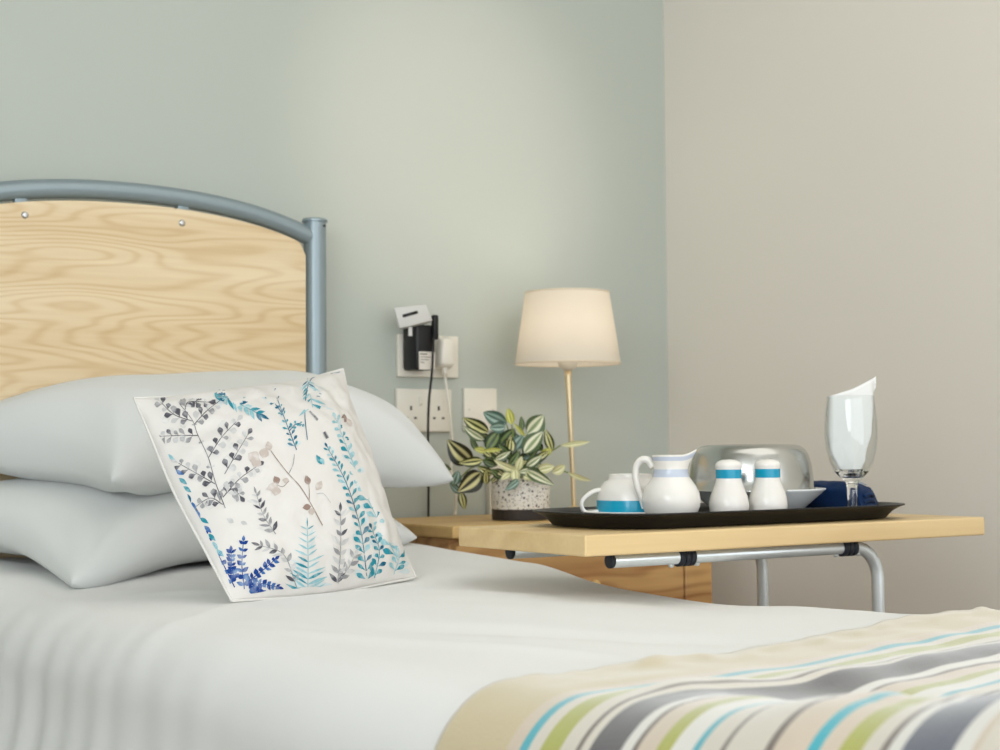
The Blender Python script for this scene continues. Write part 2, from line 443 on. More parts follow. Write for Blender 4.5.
def cover_point(i_frac, Y, off=0.0, bottom=0.36):
    """i_frac in 0..1 along: near vertical, arc, top, arc, far vertical (arc-length-like bins)"""
    seg = [('nv', 0.20), ('na', 0.09), ('t', 0.52), ('fa', 0.07), ('fv', 0.12)]
    a = i_frac; k = 0
    while k < 4 and a > seg[k][1] + 1e-9: a -= seg[k][1]; k += 1
    t = a / seg[k][1]; kind = seg[k][0]
    xn = XN + 0.006 * nz(Y * 5, 9.1); xf = XF + 0.008 * nz(Y * 5, 2.3)
    xf -= 0.012 * sstep(-0.62, -0.45, Y)
    if kind in ('nv', 'na'):
        zt = top_z(xn + RC, Y)
        zb = bottom
        amp = 0.0062 * (0.06 + 0.94 * sstep(-1.30, -0.72, Y)) * (.55 + .9 * abs(nz(Y * 6.5, 5.5)))
        if kind == 'nv':
            z = zb + (zt - RC - zb) * t
            dep = (zt - z)
            f = sin(Y * 78 + 2.5 * nz(Y * 3, 7) + 0.8 * nz(z * 9, Y * 4)) * amp * (.45 + .55 * sstep(0.08, 0.26, dep))
            return Vector((xn - off + f - 0.03 * sstep(0.1, 0.3, dep) , Y, z))
        ang = pi - t * pi / 2
        f = sin(Y * 78 + 2.5 * nz(Y * 3, 7) + 0.8 * nz(zt * 9, Y * 4)) * amp * .45 * (1 - t)
        return Vector((xn + RC + (RC + off) * cos(ang) + f, Y, zt - RC + (RC + off) * sin(ang)))
    if kind == 't':
        X = xn + RC + (xf - xn - 2 * RC * 0.8 - RC * .2) * t
        X = xn + RC + (xf - 0.06 - xn - RC) * t
        return Vector((X, Y, top_z(X, Y) + off))
    rf = 0.06
    zt = top_z(xf - rf, Y)
    if kind == 'fa':
        ang = pi / 2 - t * pi / 2
        return Vector((xf - rf + (rf + off) * cos(ang), Y, zt - rf + (rf + off) * sin(ang)))
    zb = 0.40
    return Vector((xf + off, Y, zt - rf + (zb - (zt - rf)) * t))

def grid_mesh(bm, P, mi=None):
    V = [[bm.verts.new(p) for p in row] for row in P]
    for i in range(len(V) - 1):
        for j in range(len(V[0]) - 1):
            f = bm.faces.new((V[i][j], V[i + 1][j], V[i + 1][j + 1], V[i][j + 1]))
            if mi: f.material_index = mi(i, j)
    return V

bm = bmesh.new()
rows = []
NYD = 230
for j in range(NYD + 1):
    Y = -0.115 - (2.27 - 0.115) * j / NYD
    rows.append([cover_point(i / 150, Y) for i in range(151)])
grid_mesh(bm, rows)
duvet = obj('duvet', bm, M_LINEN)
tag(duvet, 'plain white duvet spread over the bed and hanging down its near side', 'duvet')
md = duvet.modifiers.new('thick', 'SOLIDIFY'); md.thickness = 0.012; md.offset = -1

# ------------------------------------------------------------------ throw
def fabric(name, col, b=0.25):
    return mat(name, col, 0.5, bump=b, bscale=420, spec=0.55, sheen=0.7)
T_CREAM = fabric('throw_cream', (212, 204, 190)); T_HEM = fabric('throw_hem', (200, 184, 146)); T_CYAN = fabric('throw_cyan', (40, 166, 182))
T_OLIVE = fabric('throw_olive', (168, 170, 66)); T_DARK = fabric('throw_charcoal', (74, 70, 74)); T_TAN = fabric('throw_tan', (206, 190, 170)); T_SLATE = fabric('throw_slate', (84, 88, 104))
T_WHITE = fabric('throw_white', (222, 219, 212)); T_GREY = fabric('throw_brown', (106, 92, 82))
TM = [T_CREAM, T_HEM, T_CYAN, T_OLIVE, T_DARK, T_TAN, T_SLATE, T_WHITE, T_GREY]
stripes = [(0, 1), (.088, 5), (.103, 2), (.113, 0), (.127, 3), (.149, 0), (.166, 8), (.171, 0), (.180, 4), (.213, 7), (.224, 8), (.229, 5), (.248, 3), (.262, 7), (.283, 2), (.290, 0),
           (.312, 8), (.317, 0), (.355, 8), (.362, 5), (.389, 2), (.398, 5), (.413, 3), (.431, 0), (.446, 8), (.452, 7), (.463, 6), (.502, 7), (.515, 5), (.520, 0), (.56, 2), (.566, 0), (.585, 3), (.60, 0), (.63, 8)]
VMAX = 0.64
vs = [0.0]
bounds = [s[0] for s in stripes[1:]] + [VMAX]
for b_ in bounds:
    a_ = vs[-1]; n = max(1, int(round((b_ - a_) / 0.006)))
    vs += [a_ + (b_ - a_) * (k + 1) / n for k in range(n)]
def stripe_at(v):
    r = 0
    for s, m in stripes:
        if v >= s - 1e-7: r = m
    return r
bm = bmesh.new(); rows = []
for v in vs:
    row = []
    for i in range(151):
        fr = 0.02 + 0.90 * i / 150
        base = cover_point(fr, -1.65 - v)
        Y = -1.597 - v + 0.095 * (min(max(base.x, XN), XF) - XN)
        Y += 0.006 * nz(base.x * 9, v * 4, 3)
        topness = sstep(XN + 0.04, XN + 0.16, base.x)
        lift = 0.0055 + 0.002 * abs(nz(base.x * 12, v * 10, 8))
        lift += topness * (0.006 * math.exp(-((v - .02) / 0.03) ** 2) * max(0, nz(base.x * 26 + v * 20, v * 30, 4) + .1) + 0.005 * max(0, nz(base.x * 7 + v * 9, v * 22, 5)))
        lift += topness * 0.006 * math.exp(-((v - 0.17 - 0.10 * (base.x - 1.0)) / 0.03) ** 2)
        row.append(cover_point(fr, Y, lift))
    rows.append(row)
grid_mesh(bm, rows, lambda i, j: stripe_at((vs[i] + vs[i + 1]) / 2))
throw = obj('bed_throw', bm, TM)
tag(throw, 'cream bed throw with turquoise, olive and charcoal stripes across the foot of the bed', 'throw')
md = throw.modifiers.new('thick', 'SOLIDIFY'); md.thickness = 0.005; md.offset = -1

# ------------------------------------------------------------------ pillows
def pillow(name, label, centre, w, d, top, bot, pitch, yaw=0.0, roll=0.0, seed=0.0, droop=None, group=None):
    nx, ny = 64, 44
    bm = bmesh.new()
    Mx = Matrix.Translation(centre) @ Matrix.Rotation(yaw, 4, 'Z') @ Matrix.Rotation(pitch, 4, 'X') @ Matrix.Rotation(roll, 4, 'Y')
    def pt(i, j, side):
        u = -1 + 2 * i / nx; v = -1 + 2 * j / ny
        # denser sampling at edges
        u = sin(u * pi / 2) * .6 + u * .4; v = sin(v * pi / 2) * .6 + v * .4
        x = w / 2 * u * (1 - 0.06 * (1 - v * v)); y = d / 2 * v * (1 - 0.07 * (1 - u * u))
        th = ((1 - abs(u) ** 4.0) * (1 - abs(v) ** 3.2))
        th = max(th, 0) ** 0.5
        hh = top if side > 0 else bot
        z = side * hh * th
        z += side * 0.012 * th * nz(x * 7 + seed, y * 7, seed)
        # radiating gathers from corners
        for cu in (-1, 1):
            for cv in (-1, 1):
                q = Vector((u - cu, (v - cv) * d / w)); r_ = q.length
                z += side * 0.006 * math.exp(-((r_ - .25) / .2) ** 2) * sin(atan2(q.y, q.x) * 11 + seed) * min(1, th * 2)
        p = Vector((x, y, z))
        if droop: p += droop(u, v) * (1)
        return Mx @ p - Vector((centre[0], centre[1], centre[2]))
    for side in (1, -1):
        grid_mesh(bm, [[pt(i, j, side) for j in range(ny + 1)] for i in range(nx + 1)])
    bmesh.ops.remove_doubles(bm, verts=bm.verts, dist=0.0006)
    for _ in range(7): bmesh.ops.smooth_vert(bm, verts=bm.verts, factor=0.5, use_axis_x=True, use_axis_y=True, use_axis_z=True)
    o = obj(name, bm, M_PILLOW, loc=centre)
    tag(o, label, 'pillow', group)
    return o
def droop_lo(u, v):
    k = sstep(.25, 1, -u) * sstep(-.1, 1, -v); kb = sstep(-1, 1, v) * sstep(-.2, 1, -u); k2 = sstep(.3, 1, u)
    return Vector((-0.015 * k - .13 * kb - .01 * k2 * (1 - abs(v)) , -0.03 * k + .03 * k2 * sstep(.3, 1, -v), -0.056 * k - .022 * k2))
def droop_hi(u, v):
    k = sstep(.3, 1, -u) * sstep(.0, 1, -v); kb = sstep(-1, 1, v) * sstep(-.2, 1, -u)
    k2 = sstep(.5, 1, u) * sstep(.2, 1, -v)
    return Vector((-.15 * kb, -0.010 * k, -0.010 * k - 0.022 * k2 - .035 * kb))
pillow('pillow', 'white pillow lying flat at the bottom of the stack, on the duvet', (1.150, -0.285, 0.703), 0.61, 0.40, 0.080, 0.055, radians(3), seed=3.1, droop=droop_lo, group=None)
pillow('pillow', 'plump white pillow on top of the stack, against the headboard', (1.205, -0.285, 0.828), 0.615, 0.40, 0.118, 0.050, radians(12), seed=8.4, droop=droop_hi)

# ------------------------------------------------------------------ cushion with botanical print
def shot(px, py, t): return CAM + ray(px, py) * t
TL = shot(134, 398, 2.12); TR = shot(343, 369, 2.42)
BL = on_z(232, 601, 0.632); BR = on_z(416, 577, 0.640)
Cc = (TL + TR + BL + BR) / 4
CN = ((BR - BL).cross(TL - BL)).normalized()
if CN.dot(CAM - Cc) < 0: CN = -CN
def cush(u, v, side):
    p = BL * (1 - u) * (1 - v) + BR * u * (1 - v) + TL * (1 - u) * v + TR * u * v
    a = 2 * u - 1; b = 2 * v - 1
    # edges pulled slightly in between the pointed corners
    ca = (-.022 if a < 0 else .046) + .005 * sin(v * 9); cb = (-.022 if b < 0 else .034) + .005 * sin(u * 8 + 1)
    p += (BR - BL) * (-ca * a * (1 - b * b)) + (TL - BL) * (-cb * b * (1 - a * a))
    th = max(0, (1 - abs(a) ** 2.2) * (1 - abs(b) ** 2.2)) ** 0.66
    hgt = 0.076 if side > 0 else 0.055 * min(1, .12 + 1.5 * v)
    z = hgt * th + 0.005 * th * nz(u * 5, v * 5, 2) + .006 * (1 - th) * th * 4 * nz(u * 13, v * 13, 6)
    return p + CN * (side * z)
PRINT = []
def pm(name, c, v=.25):
    m, nt, b = new_mat(name)
    tc = nt.nodes.new('ShaderNodeTexCoord'); n = nt.nodes.new('ShaderNodeTexNoise'); n.inputs['Scale'].default_value = 90; n.inputs['Detail'].default_value = 2
    nt.links.new(tc.outputs['Object'], n.inputs['Vector'])
    r = nt.nodes.new('ShaderNodeValToRGB'); r.color_ramp.elements[0].position = .46; r.color_ramp.elements[1].position = .74
    r.color_ramp.elements[0].color = rgba(c); r.color_ramp.elements[1].color = rgba([x * .45 + 232 * .55 for x in c])
    nt.links.new(n.outputs['Fac'], r.inputs['Fac']); nt.links.new(r.outputs['Color'], b.inputs['Base Color'])
    b.inputs['Roughness'].default_value = .85; b.inputs['Specular IOR Level'].default_value = .15
    PRINT.append(m); return len(PRINT)
I_DARK = pm('print_charcoal', (84, 84, 92)); I_GREY = pm('print_grey', (150, 150, 152)); I_PGREY = pm('print_pale_grey', (196, 196, 196)); I_BROWN = pm('print_taupe', (150, 128, 118)); I_PBROWN = pm('print_pale_taupe', (196, 184, 176))
I_TEAL = pm('print_teal', (44, 140, 158)); I_PTEAL = pm('print_pale_teal', (142, 192, 202)); I_NAVY = pm('print_navy', (34, 66, 136)); I_BLUE = pm('print_blue', (66, 108, 168)); I_DTEAL = pm('print_dark_teal', (28, 98, 128))
I_WASH = pm('print_grey_wash', (214, 212, 209)); I_TWASH = pm('print_teal_wash', (205, 217, 219))
# zoom-frame corners of the cushion face -> uv
ZC = [Vector((310, 694)), Vector((824, 634)), Vector((47, 138)), Vector((622, 50))]   # BL BR TL TR
def zproj(u, v):
    d = cush(u, v, 1) - CAM; w = d.dot(FW)
    return Vector(((500 + FPX * d.dot(IX) / w - 120) * 2.778, (375 - FPX * d.dot(JY) / w - 350) * 2.778))
def uv_of(x, y):
    """place on the cushion face of a mark measured at close-up coordinates x, y"""
    u = v = .5
    for _ in range(10):
        p = ZC[0] * (1 - u) * (1 - v) + ZC[1] * u * (1 - v) + ZC[2] * (1 - u) * v + ZC[3] * u * v
        du = (ZC[1] - ZC[0]) * (1 - v) + (ZC[3] - ZC[2]) * v
        dv = (ZC[2] - ZC[0]) * (1 - u) + (ZC[3] - ZC[1]) * u
        e = Vector((x, y)) - p; det = du.x * dv.y - du.y * dv.x
        u += (e.x * dv.y - e.y * dv.x) / det; v += (du.x * e.y - du.y * e.x) / det
    for _ in range(6):
        u = min(.984, max(.016, u)); v = min(.984, max(.016, v))
        p = zproj(u, v); h = .004
        du = (zproj(u + h, v) - p) / h; dv = (zproj(u, v + h) - p) / h
        e = Vector((x, y)) - p; det = du.x * dv.y - du.y * dv.x
        if abs(det) < 6e4: break
        su = (e.x * dv.y - e.y * dv.x) / det; sv = (du.x * e.y - du.y * e.x) / det
        u += max(-.06, min(.06, su)); v += max(-.06, min(.06, sv))
    u = min(.984, max(.016, u)); v = min(.984, max(.016, v))
    return (u, v) if (zproj(u, v) - Vector((x, y))).length < 16 else None
_layer = [0]
def pverts(bm, P, low=False):
    _layer[0] += 1
    off = (0.00025 if low else 0.0005) + 0.0000001 * _layer[0]
    out = []
    for x, y in P:
        q = uv_of(x, y)
        out.append(bm.verts.new(cush(q[0], q[1], 1) + CN * off) if q else None)
    return out
def pface(bm, P, mi):
    vv = pverts(bm, P)
    if None in vv: 
        for v in vv:
            if v: bm.verts.remove(v)
        return
    f = bm.faces.new(vv); f.material_index = mi
def leafshape(bm, x, y, ang, ln, wd, mi, drop=False):
    n = 6
    d = Vector((cos(ang), sin(ang))); s = Vector((-d.y, d.x)); o = Vector((x, y))
    def w(t): return (sin(pi * t ** (1.9 if drop else .85))) * wd
    P = []
    for k in range(n + 1):
        t = k / n
        for q in (1, .5, 0, -.5, -1):
            p = o + d * ln * t + s * q * max(w(t) if 0 < k < n else 0, .25); P.append((p.x, p.y))
    vv = pverts(bm, P, mi in (I_WASH, I_TWASH))
    for k in range(n):
        for q in range(4):
            f4 = [vv[k * 5 + q], vv[k * 5 + q + 1], vv[k * 5 + q + 6], vv[k * 5 + q + 5]]
            if None in f4: continue
            bm.faces.new(f4).material_index = mi
    for v in vv:
        if v and not v.link_faces: bm.verts.remove(v)
def stroke(bm, pts, w0, w1, mi):
    S = smooth_path([Vector((p[0], p[1], 0)) for p in pts], 6)
    n = len(S)
    for i in range(n - 1):
        d = (S[i + 1] - S[i]).normalized(); s = Vector((-d.y, d.x, 0))
        a = w0 + (w1 - w0) * i / n; b = w0 + (w1 - w0) * (i + 1) / n
        Q = [S[i] + s * a, S[i + 1] + s * b, S[i + 1] - s * b, S[i] - s * a]
        pface(bm, [(q.x, q.y) for q in Q], mi)
def frond(bm, pts, ln, wd, cols, n=9, spread=55, drop=False, stem=1.2, smi=None, taper=.4, jit=.25, tip=True):
    stroke(bm, pts, stem, stem * .6, smi or cols[0])
    S = smooth_path([Vector((p[0], p[1], 0)) for p in pts], 8)
    for k in range(n):
        t = (k + .6) / n
        q = t * (len(S) - 1); i = min(int(q), len(S) - 2); p = S[i].lerp(S[i + 1], q - i)
        d = S[i + 1] - S[i]; a = atan2(d.y, d.x)
        sc_ = (1 - (1 - taper) * t)
        for s in (-1, 1):
            l = ln * sc_ * (1 + random.uniform(-jit, jit))
            if random.random() < .35 and cols[0] != I_NAVY: leafshape(bm, p.x + random.uniform(-5, 5), p.y + random.uniform(-5, 5), a + s * radians(spread + random.uniform(-25, 25)), l * 1.25, wd * sc_ * 1.5, I_WASH if cols[0] in (I_DARK, I_GREY) else I_TWASH, drop)
            leafshape(bm, p.x, p.y, a + s * radians(spread + random.uniform(-9, 9)), l, wd * sc_ * (1 + random.uniform(-jit, jit)), random.choice(cols), drop)
    if tip:
        d = S[-1] - S[-3]; leafshape(bm, S[-1].x, S[-1].y, atan2(d.y, d.x), ln * taper * 1.2, wd * taper, random.choice(cols), drop)

bm = bmesh.new()
NC = 150
for side in (1, -1):
    grid_mesh(bm, [[cush(.5 - .5 * cos(pi * i / NC) if False else i / NC, j / NC, side) for j in range(NC + 1)] for i in range(NC + 1)])
bmesh.ops.remove_doubles(bm, verts=bm.verts, dist=0.0002)
rs = random.getstate(); random.seed(21)
DG = [I_DARK, I_DARK, I_GREY]
frond(bm, [(292, 440), (265, 370), (245, 300), (215, 235), (200, 195), (165, 150)], 16, 4, [I_GREY, I_PGREY], 5, 60, True, 1.3, I_DARK)
for br in ([(245, 300), (280, 245), (322, 200)], [(268, 375), (215, 345), (162, 315)], [(285, 410), (330, 360), (378, 325)], [(203, 210), (240, 170), (285, 135)], [(215, 238), (165, 238), (118, 240)],
           [(285, 430), (250, 412), (203, 440)], [(200, 198), (150, 180), (112, 145)], [(290, 345), (325, 285), (352, 240)], [(180, 165), (190, 145), (240, 145)], [(292, 400), (315, 385), (330, 402)]):
    frond(bm, br, 27, 8.5, DG + [I_PGREY], 5, 50, True, 1.3, I_DARK, taper=.8)
frond(bm, [(255, 118), (310, 140), (385, 178)], 34, 6, [I_TEAL, I_PTEAL, I_DTEAL], 9, 35, False, 1.5, taper=.8)
frond(bm, [(490, 278), (462, 205), (425, 105)], 20, 4, [I_TEAL, I_DTEAL], 9, 45, True, 1.3, I_DTEAL)
frond(bm, [(470, 225), (490, 205), (510, 210)], 16, 3.5, [I_TEAL], 4, 45, True, 1.2, I_DTEAL)
frond(bm, [(455, 185), (430, 150), (385, 110)], 16, 3.5, [I_DTEAL, I_TEAL], 5, 45, True, 1.2, I_DTEAL)
stroke(bm, [(520, 250), (513, 170), (525, 90), (560, 68), (610, 62)], 1.2, 1.0, I_DTEAL)
frond(bm, [(535, 160), (525, 110), (520, 84)], 46, 4, [I_PTEAL, I_TEAL, I_DTEAL], 7, 125, False, 1.2)
frond(bm, [(570, 62), (590, 52), (608, 48)], 16, 4, [I_DTEAL, I_DARK], 3, 60, True, 1)
stroke(bm, [(576, 246), (548, 195), (526, 170)], 5, 2, I_GREY); stroke(bm, [(576, 246), (548, 196), (530, 176)], 2, 1, I_DARK)
# taupe flowers
for x, y, a, l, w in ((385, 305, -150, 34, 17), (385, 300, 120, 30, 15), (395, 300, -70, 30, 14), (440, 375, 160, 36, 12), (435, 380, 100, 26, 14), (440, 372, -120, 24, 10), (530, 435, 170, 24, 9), (530, 440, 80, 20, 9), (525, 375, -110, 28, 9), (545, 390, -60, 30, 10), (470, 365, -170, 20, 8), (415, 280, -100, 26, 10)):
    leafshape(bm, x, y, radians(a), l, w, random.choice([I_BROWN, I_PBROWN, I_PBROWN]))
stroke(bm, [(562, 488), (532, 432), (500, 380), (468, 345), (440, 310), (418, 280)], 1.4, 1, I_BROWN)
stroke(bm, [(468, 345), (480, 318), (484, 290)], 1.2, .8, I_GREY); stroke(bm, [(525, 420), (525, 385), (520, 350)], 1.2, .8, I_BROWN)
stroke(bm, [(468, 365), (452, 380), (435, 375)], 1.2, .8, I_BROWN); stroke(bm, [(545, 400), (565, 400), (585, 425)], 1.2, .8, I_PGREY)
for x, y, a, l, w in ((612, 150, 80, 20, 6), (622, 178, 90, 34, 8), (636, 205, 80, 46, 8), (630, 190, 60, 30, 7)):
    leafshape(bm, x, y, radians(a), l, w, random.choice([I_BROWN, I_DARK, I_PBROWN]))
leafshape(bm, 560, 318, radians(-120), 30, 7, I_TEAL); leafshape(bm, 556, 300, radians(60), 22, 6, I_PTEAL)
# long teal fronds on the right
frond(bm, [(688, 655), (668, 500), (628, 370), (578, 275)], 33, 6.5, [I_TEAL, I_TEAL, I_DTEAL, I_PTEAL], 19, 42, True, 1.3, I_DTEAL, taper=.5)
frond(bm, [(772, 585), (700, 440), (645, 310), (600, 195)], 32, 8, [I_PTEAL, I_PTEAL, I_TEAL], 17, 42, True, 1.2, I_PTEAL, taper=.6)
frond(bm, [(705, 640), (720, 560), (700, 500)], 24, 6, [I_TEAL, I_DTEAL], 7, 45, True, 1.2, taper=.7)
frond(bm, [(760, 625), (775, 570), (760, 510)], 26, 6, [I_PTEAL, I_TEAL], 6, 45, True, 1.2, taper=.7)
frond(bm, [(520, 690), (522, 600), (520, 492)], 62, 4.5, [I_PTEAL, I_PTEAL, I_PTEAL, I_TEAL], 12, 62, False, 1.4, I_PTEAL, taper=.35)
frond(bm, [(432, 512), (398, 460), (378, 400)], 30, 5, [I_GREY, I_DARK, I_PGREY], 7, 45, False, 1.4, I_GREY, taper=.6)
frond(bm, [(490, 660), (455, 570), (388, 543)], 30, 6, [I_GREY, I_DARK, I_PGREY], 7, 45, False, 1.4, I_GREY, taper=.7)
frond(bm, [(602, 662), (612, 560), (612, 450)], 32, 6, [I_GREY, I_PGREY, I_DARK], 8, 40, False, 1.4, I_GREY, taper=.7)
frond(bm, [(605, 645), (632, 610), (652, 572)], 28, 6, [I_GREY, I_PGREY], 4, 40, False, 1.2, I_GREY, taper=.8)
for br in ([(318, 660), (275, 575), (232, 505)], [(345, 665), (338, 600), (342, 532)], [(345, 650), (390, 618), (430, 583)], [(318, 640), (310, 600), (308, 560)], [(350, 655), (395, 650), (438, 660)], [(360, 660), (380, 672), (408, 684)]):
    frond(bm, br, 20, 6.5, [I_NAVY, I_NAVY, I_BLUE], 7, 55, False, 1.6, I_NAVY, taper=.7)
for k in range(16):
    t = k / 15; x = 88 + 180 * t ** 0.95; y = 225 + 330 * t
    leafshape(bm, x, y, radians(60 + random.uniform(-35, 35)), 28, 6, random.choice([I_TEAL, I_PTEAL, I_DTEAL, I_BLUE]))
stroke(bm, [(48, 140), (75, 215), (120, 320)], 1.4, 1, I_PGREY); leafshape(bm, 52, 150, radians(65), 34, 5, I_GREY)
for x in (440, 470, 500, 545, 570, 680, 700, 725):
    leafshape(bm, x, 680 - (x - 440) * .12, radians(-15 + random.uniform(-30, 30)), 26, 5, random.choice([I_TEAL, I_DTEAL, I_PTEAL]))
leafshape(bm, 818, 590, radians(85), 26, 4, I_DARK); leafshape(bm, 824, 615, radians(120), 20, 4, I_DARK)
leafshape(bm, 315, 480, radians(-150), 22, 7, I_PGREY); leafshape(bm, 335, 478, radians(20), 20, 6, I_PGREY)
random.setstate(rs)
for v in bm.verts: v.co -= Cc
cush_o = obj('cushion', bm, [mat('cushion_white_cotton', (224, 221, 217), 0.85, bump=.12, bscale=600, spec=.2)] + PRINT, loc=Cc)
tag(cush_o, 'square white cushion printed with teal, navy and grey leaves, leaning on the pillows', 'cushion')
# piping round the edge
bm = bmesh.new(); ring = []
for k in range(60): ring.append(cush(k / 60, 0, 1))
for k in range(60): ring.append(cush(1, k / 60, 1))
for k in range(60): ring.append(cush(1 - k / 60, 1, 1))
for k in range(61): ring.append(cush(0, 1 - k / 60, 1))
add_tube(bm, [p - Cc for p in ring], 0.0017, 8)
obj('piping', bm, mat('piping_white', (226, 224, 220), 0.85, spec=.2), cush_o)

# ------------------------------------------------------------------ bedside cabinet
CX0, CX1, CYF, CZ = 1.578, 2.19, -0.37, 0.685
cab = thing('bedside_cabinet', 'low oak bedside cabinet under the lamp and plant, beside the bed', 'cabinet', ((CX0 + CX1) / 2, CYF / 2, 0))
o0 = cab.location
def rel(bm, o):
    for v in bm.verts: v.co -= o
    return bm
bm = bmesh.new(); add_box(bm, (CX0 - 0.012, CYF - 0.012, CZ - 0.022), (CX1 + 0.004, -0.018, CZ), 0.004); obj('cabinet_top', rel(bm, o0), M_CABTOP, cab, smooth=False)
bm = bmesh.new(); add_box(bm, (CX0, CYF + 0.018, 0.06), (CX1 - 0.02, -0.02, CZ - 0.023), 0.002)
add_box(bm, (CX0 + .02, CYF + 0.05, 0.0), (CX1 - 0.04, -0.04, 0.06)); obj('carcass', rel(bm, o0), M_CABW, cab, smooth=False)
zs = [0.07, 0.27, 0.47, CZ - 0.03]
for a, b_ in zip(zs, zs[1:]):
    bm = bmesh.new(); add_box(bm, (CX0 + 0.004, CYF, a), (CX1 - 0.075, CYF + 0.0175, b_ - 0.004), 0.003)
    d = obj('drawer_front', rel(bm, o0), M_CABW, cab, smooth=False)
    bm = bmesh.new()
    add_lathe(bm, [(0, 0.026), (0.010, 0.025), (0.014, 0.019), (0.011, 0.012), (0.006, 0.006), (0.008, 0)], 20, mtx=Matrix.Translation((CX0 + .30, CYF, (a + b_) / 2)) @ Matrix.Rotation(radians(90), 4, 'X'))
    k = obj('knob', rel(bm, o0), M_CABTOP, d)
bm = bmesh.new(); add_box(bm, (CX1 - 0.071, CYF, 0.06), (CX1, CYF + 0.0175, CZ - 0.024), 0.003); obj('end_stile', rel(bm, o0), M_CABW, cab, smooth=False)

# ------------------------------------------------------------------ overbed table
ZT = 0.711; TT = 0.027
Nn = on_z(585, 535.3, ZT); Rr = on_z(985, 517, ZT)
ang = atan2(Rr.y - Nn.y, Rr.x - Nn.x); TL_ = (Rr - Nn).length; TW = 0.296
tab = thing('overbed_table', 'oak-topped overbed table on bent chrome legs, reaching over the bed', 'table', (Nn.x, Nn.y, 0), ang)
# local frame: x along the long edge from the near-left corner, y towards the wall
bm = bmesh.new(); add_box(bm, (0, 0, ZT - TT), (TL_, TW, ZT), 0.0025); obj('tabletop', bm, M_TABLEW, tab, smooth=False)
inv = (Matrix.Translation((Nn.x, Nn.y, 0)) @ Matrix.Rotation(ang, 4, 'Z')).inverted()
def tl(p): return inv @ Vector(p)
RT = 0.0092; ZTU = ZT - TT - RT - 0.0005
for (lpx, lpy, legpx, yy) in ((611, 562, 878, 0.035), (511, 551, 763, TW - 0.035)):
    # local x of the tube's left end and of its leg
    def lx(px, py):
        r = ray(px, py); c0 = inv @ CAM; rr = inv.to_3x3() @ r
        return (c0 + rr * ((yy - c0.y) / rr.y)).x
    xl, xr = lx(lpx, lpy), lx(legpx, 590)
    bm = bmesh.new()
    add_tube(bm, bend_path((xl, yy, ZTU), (xr, yy, ZTU), (xr, yy, 0.075), 0.045), RT, 20)
    fr = obj('frame_tube', bm, M_CHROME, tab)
    bm = bmesh.new(); add_tube(bm, [(xl - 0.004, yy, ZTU), (xl - .0035, yy, ZTU), (xl + 0.001, yy, ZTU)], [RT * .8, RT * 1.04, RT * 1.04], 20); obj('end_cap', bm, M_NAVYRUB, fr)
    for cpx in ((684, 847) if yy < .1 else (600, 720)):
        xc = lx(cpx, 560)
        bm = bmesh.new()
        for k in range(3):
            add_tube(bm, [(xc + (k - 1) * .0092 - .0042, yy, ZTU), (xc + (k - 1) * .0092 - .003, yy, ZTU), (xc + (k - 1) * .0092 + .003, yy, ZTU), (xc + (k - 1) * .0092 + .0042, yy, ZTU)], [RT * 1.12, RT * 1.36, RT * 1.36, RT * 1.12], 18)
        add_box(bm, (xc - .0135, yy - RT * 1.05, ZTU), (xc + .0135, yy + RT * 1.05, ZT - TT - 0.0003), .001)
        obj('clamp', bm, M_NAVYRUB, tab, label=None) if False else obj('clamp', bm, M_NAVYRUB, tab)
        for dx in (-.022, .022):
            if yy > .1: continue
            bm = bmesh.new(); add_lathe(bm, [(0, -.0035), (.003, -.003), (.0042, 0), (.0042, .0008)], 14, (xc + dx, yy, ZTU - RT - .0006)); obj('frame_screw', bm, M_CHROME, fr)
    # foot runner with castors, on the floor beyond the bed
    bm = bmesh.new(); add_tube(bm, [(xr - .46, yy, .075), (xr + .02, yy, .075)], .014, 16); ru = obj('foot_runner', bm, M_CHROME, tab)
    for cx_ in (xr - .44, xr):
        bm = bmesh.new(); add_tube(bm, [(cx_, yy - .01, .03), (cx_, yy + .01, .03)], .03, 20); obj('castor', bm, M_BLACK, ru)

# ------------------------------------------------------------------ tray and what stands on it
TRC = Vector((1.627, -0.990, ZT + 0.0005)); TRA = ang
LX, LY = 0.280, 0.121
tray = None
bm = bmesh.new()
def ring(dx, z, r): return [Vector((x, y, z)) for x, y in rr_outline(LX + dx, LY + dx, r, 10)]
loops = [ring(-0.022, 0.0, .07), ring(-0.013, 0.001, .08), ring(-0.004, 0.012, .085), ring(0.008, 0.0185, .095), ring(0.012, 0.0195, .098), ring(0.012, 0.0215, .098), ring(0.006, 0.0215, .095), ring(-0.006, 0.0145, .085), ring(-0.016, 0.0045, .078), ring(-0.024, 0.003, .07)]
add_loops(bm, loops)
tray = obj('serving_tray', bm, M_TRAY, loc=TRC); tray.rotation_euler = (0, 0, TRA)
tag(tray, 'black plastic serving tray with raised rim on the overbed table', 'tray')
ZF = TRC.z + 0.0034

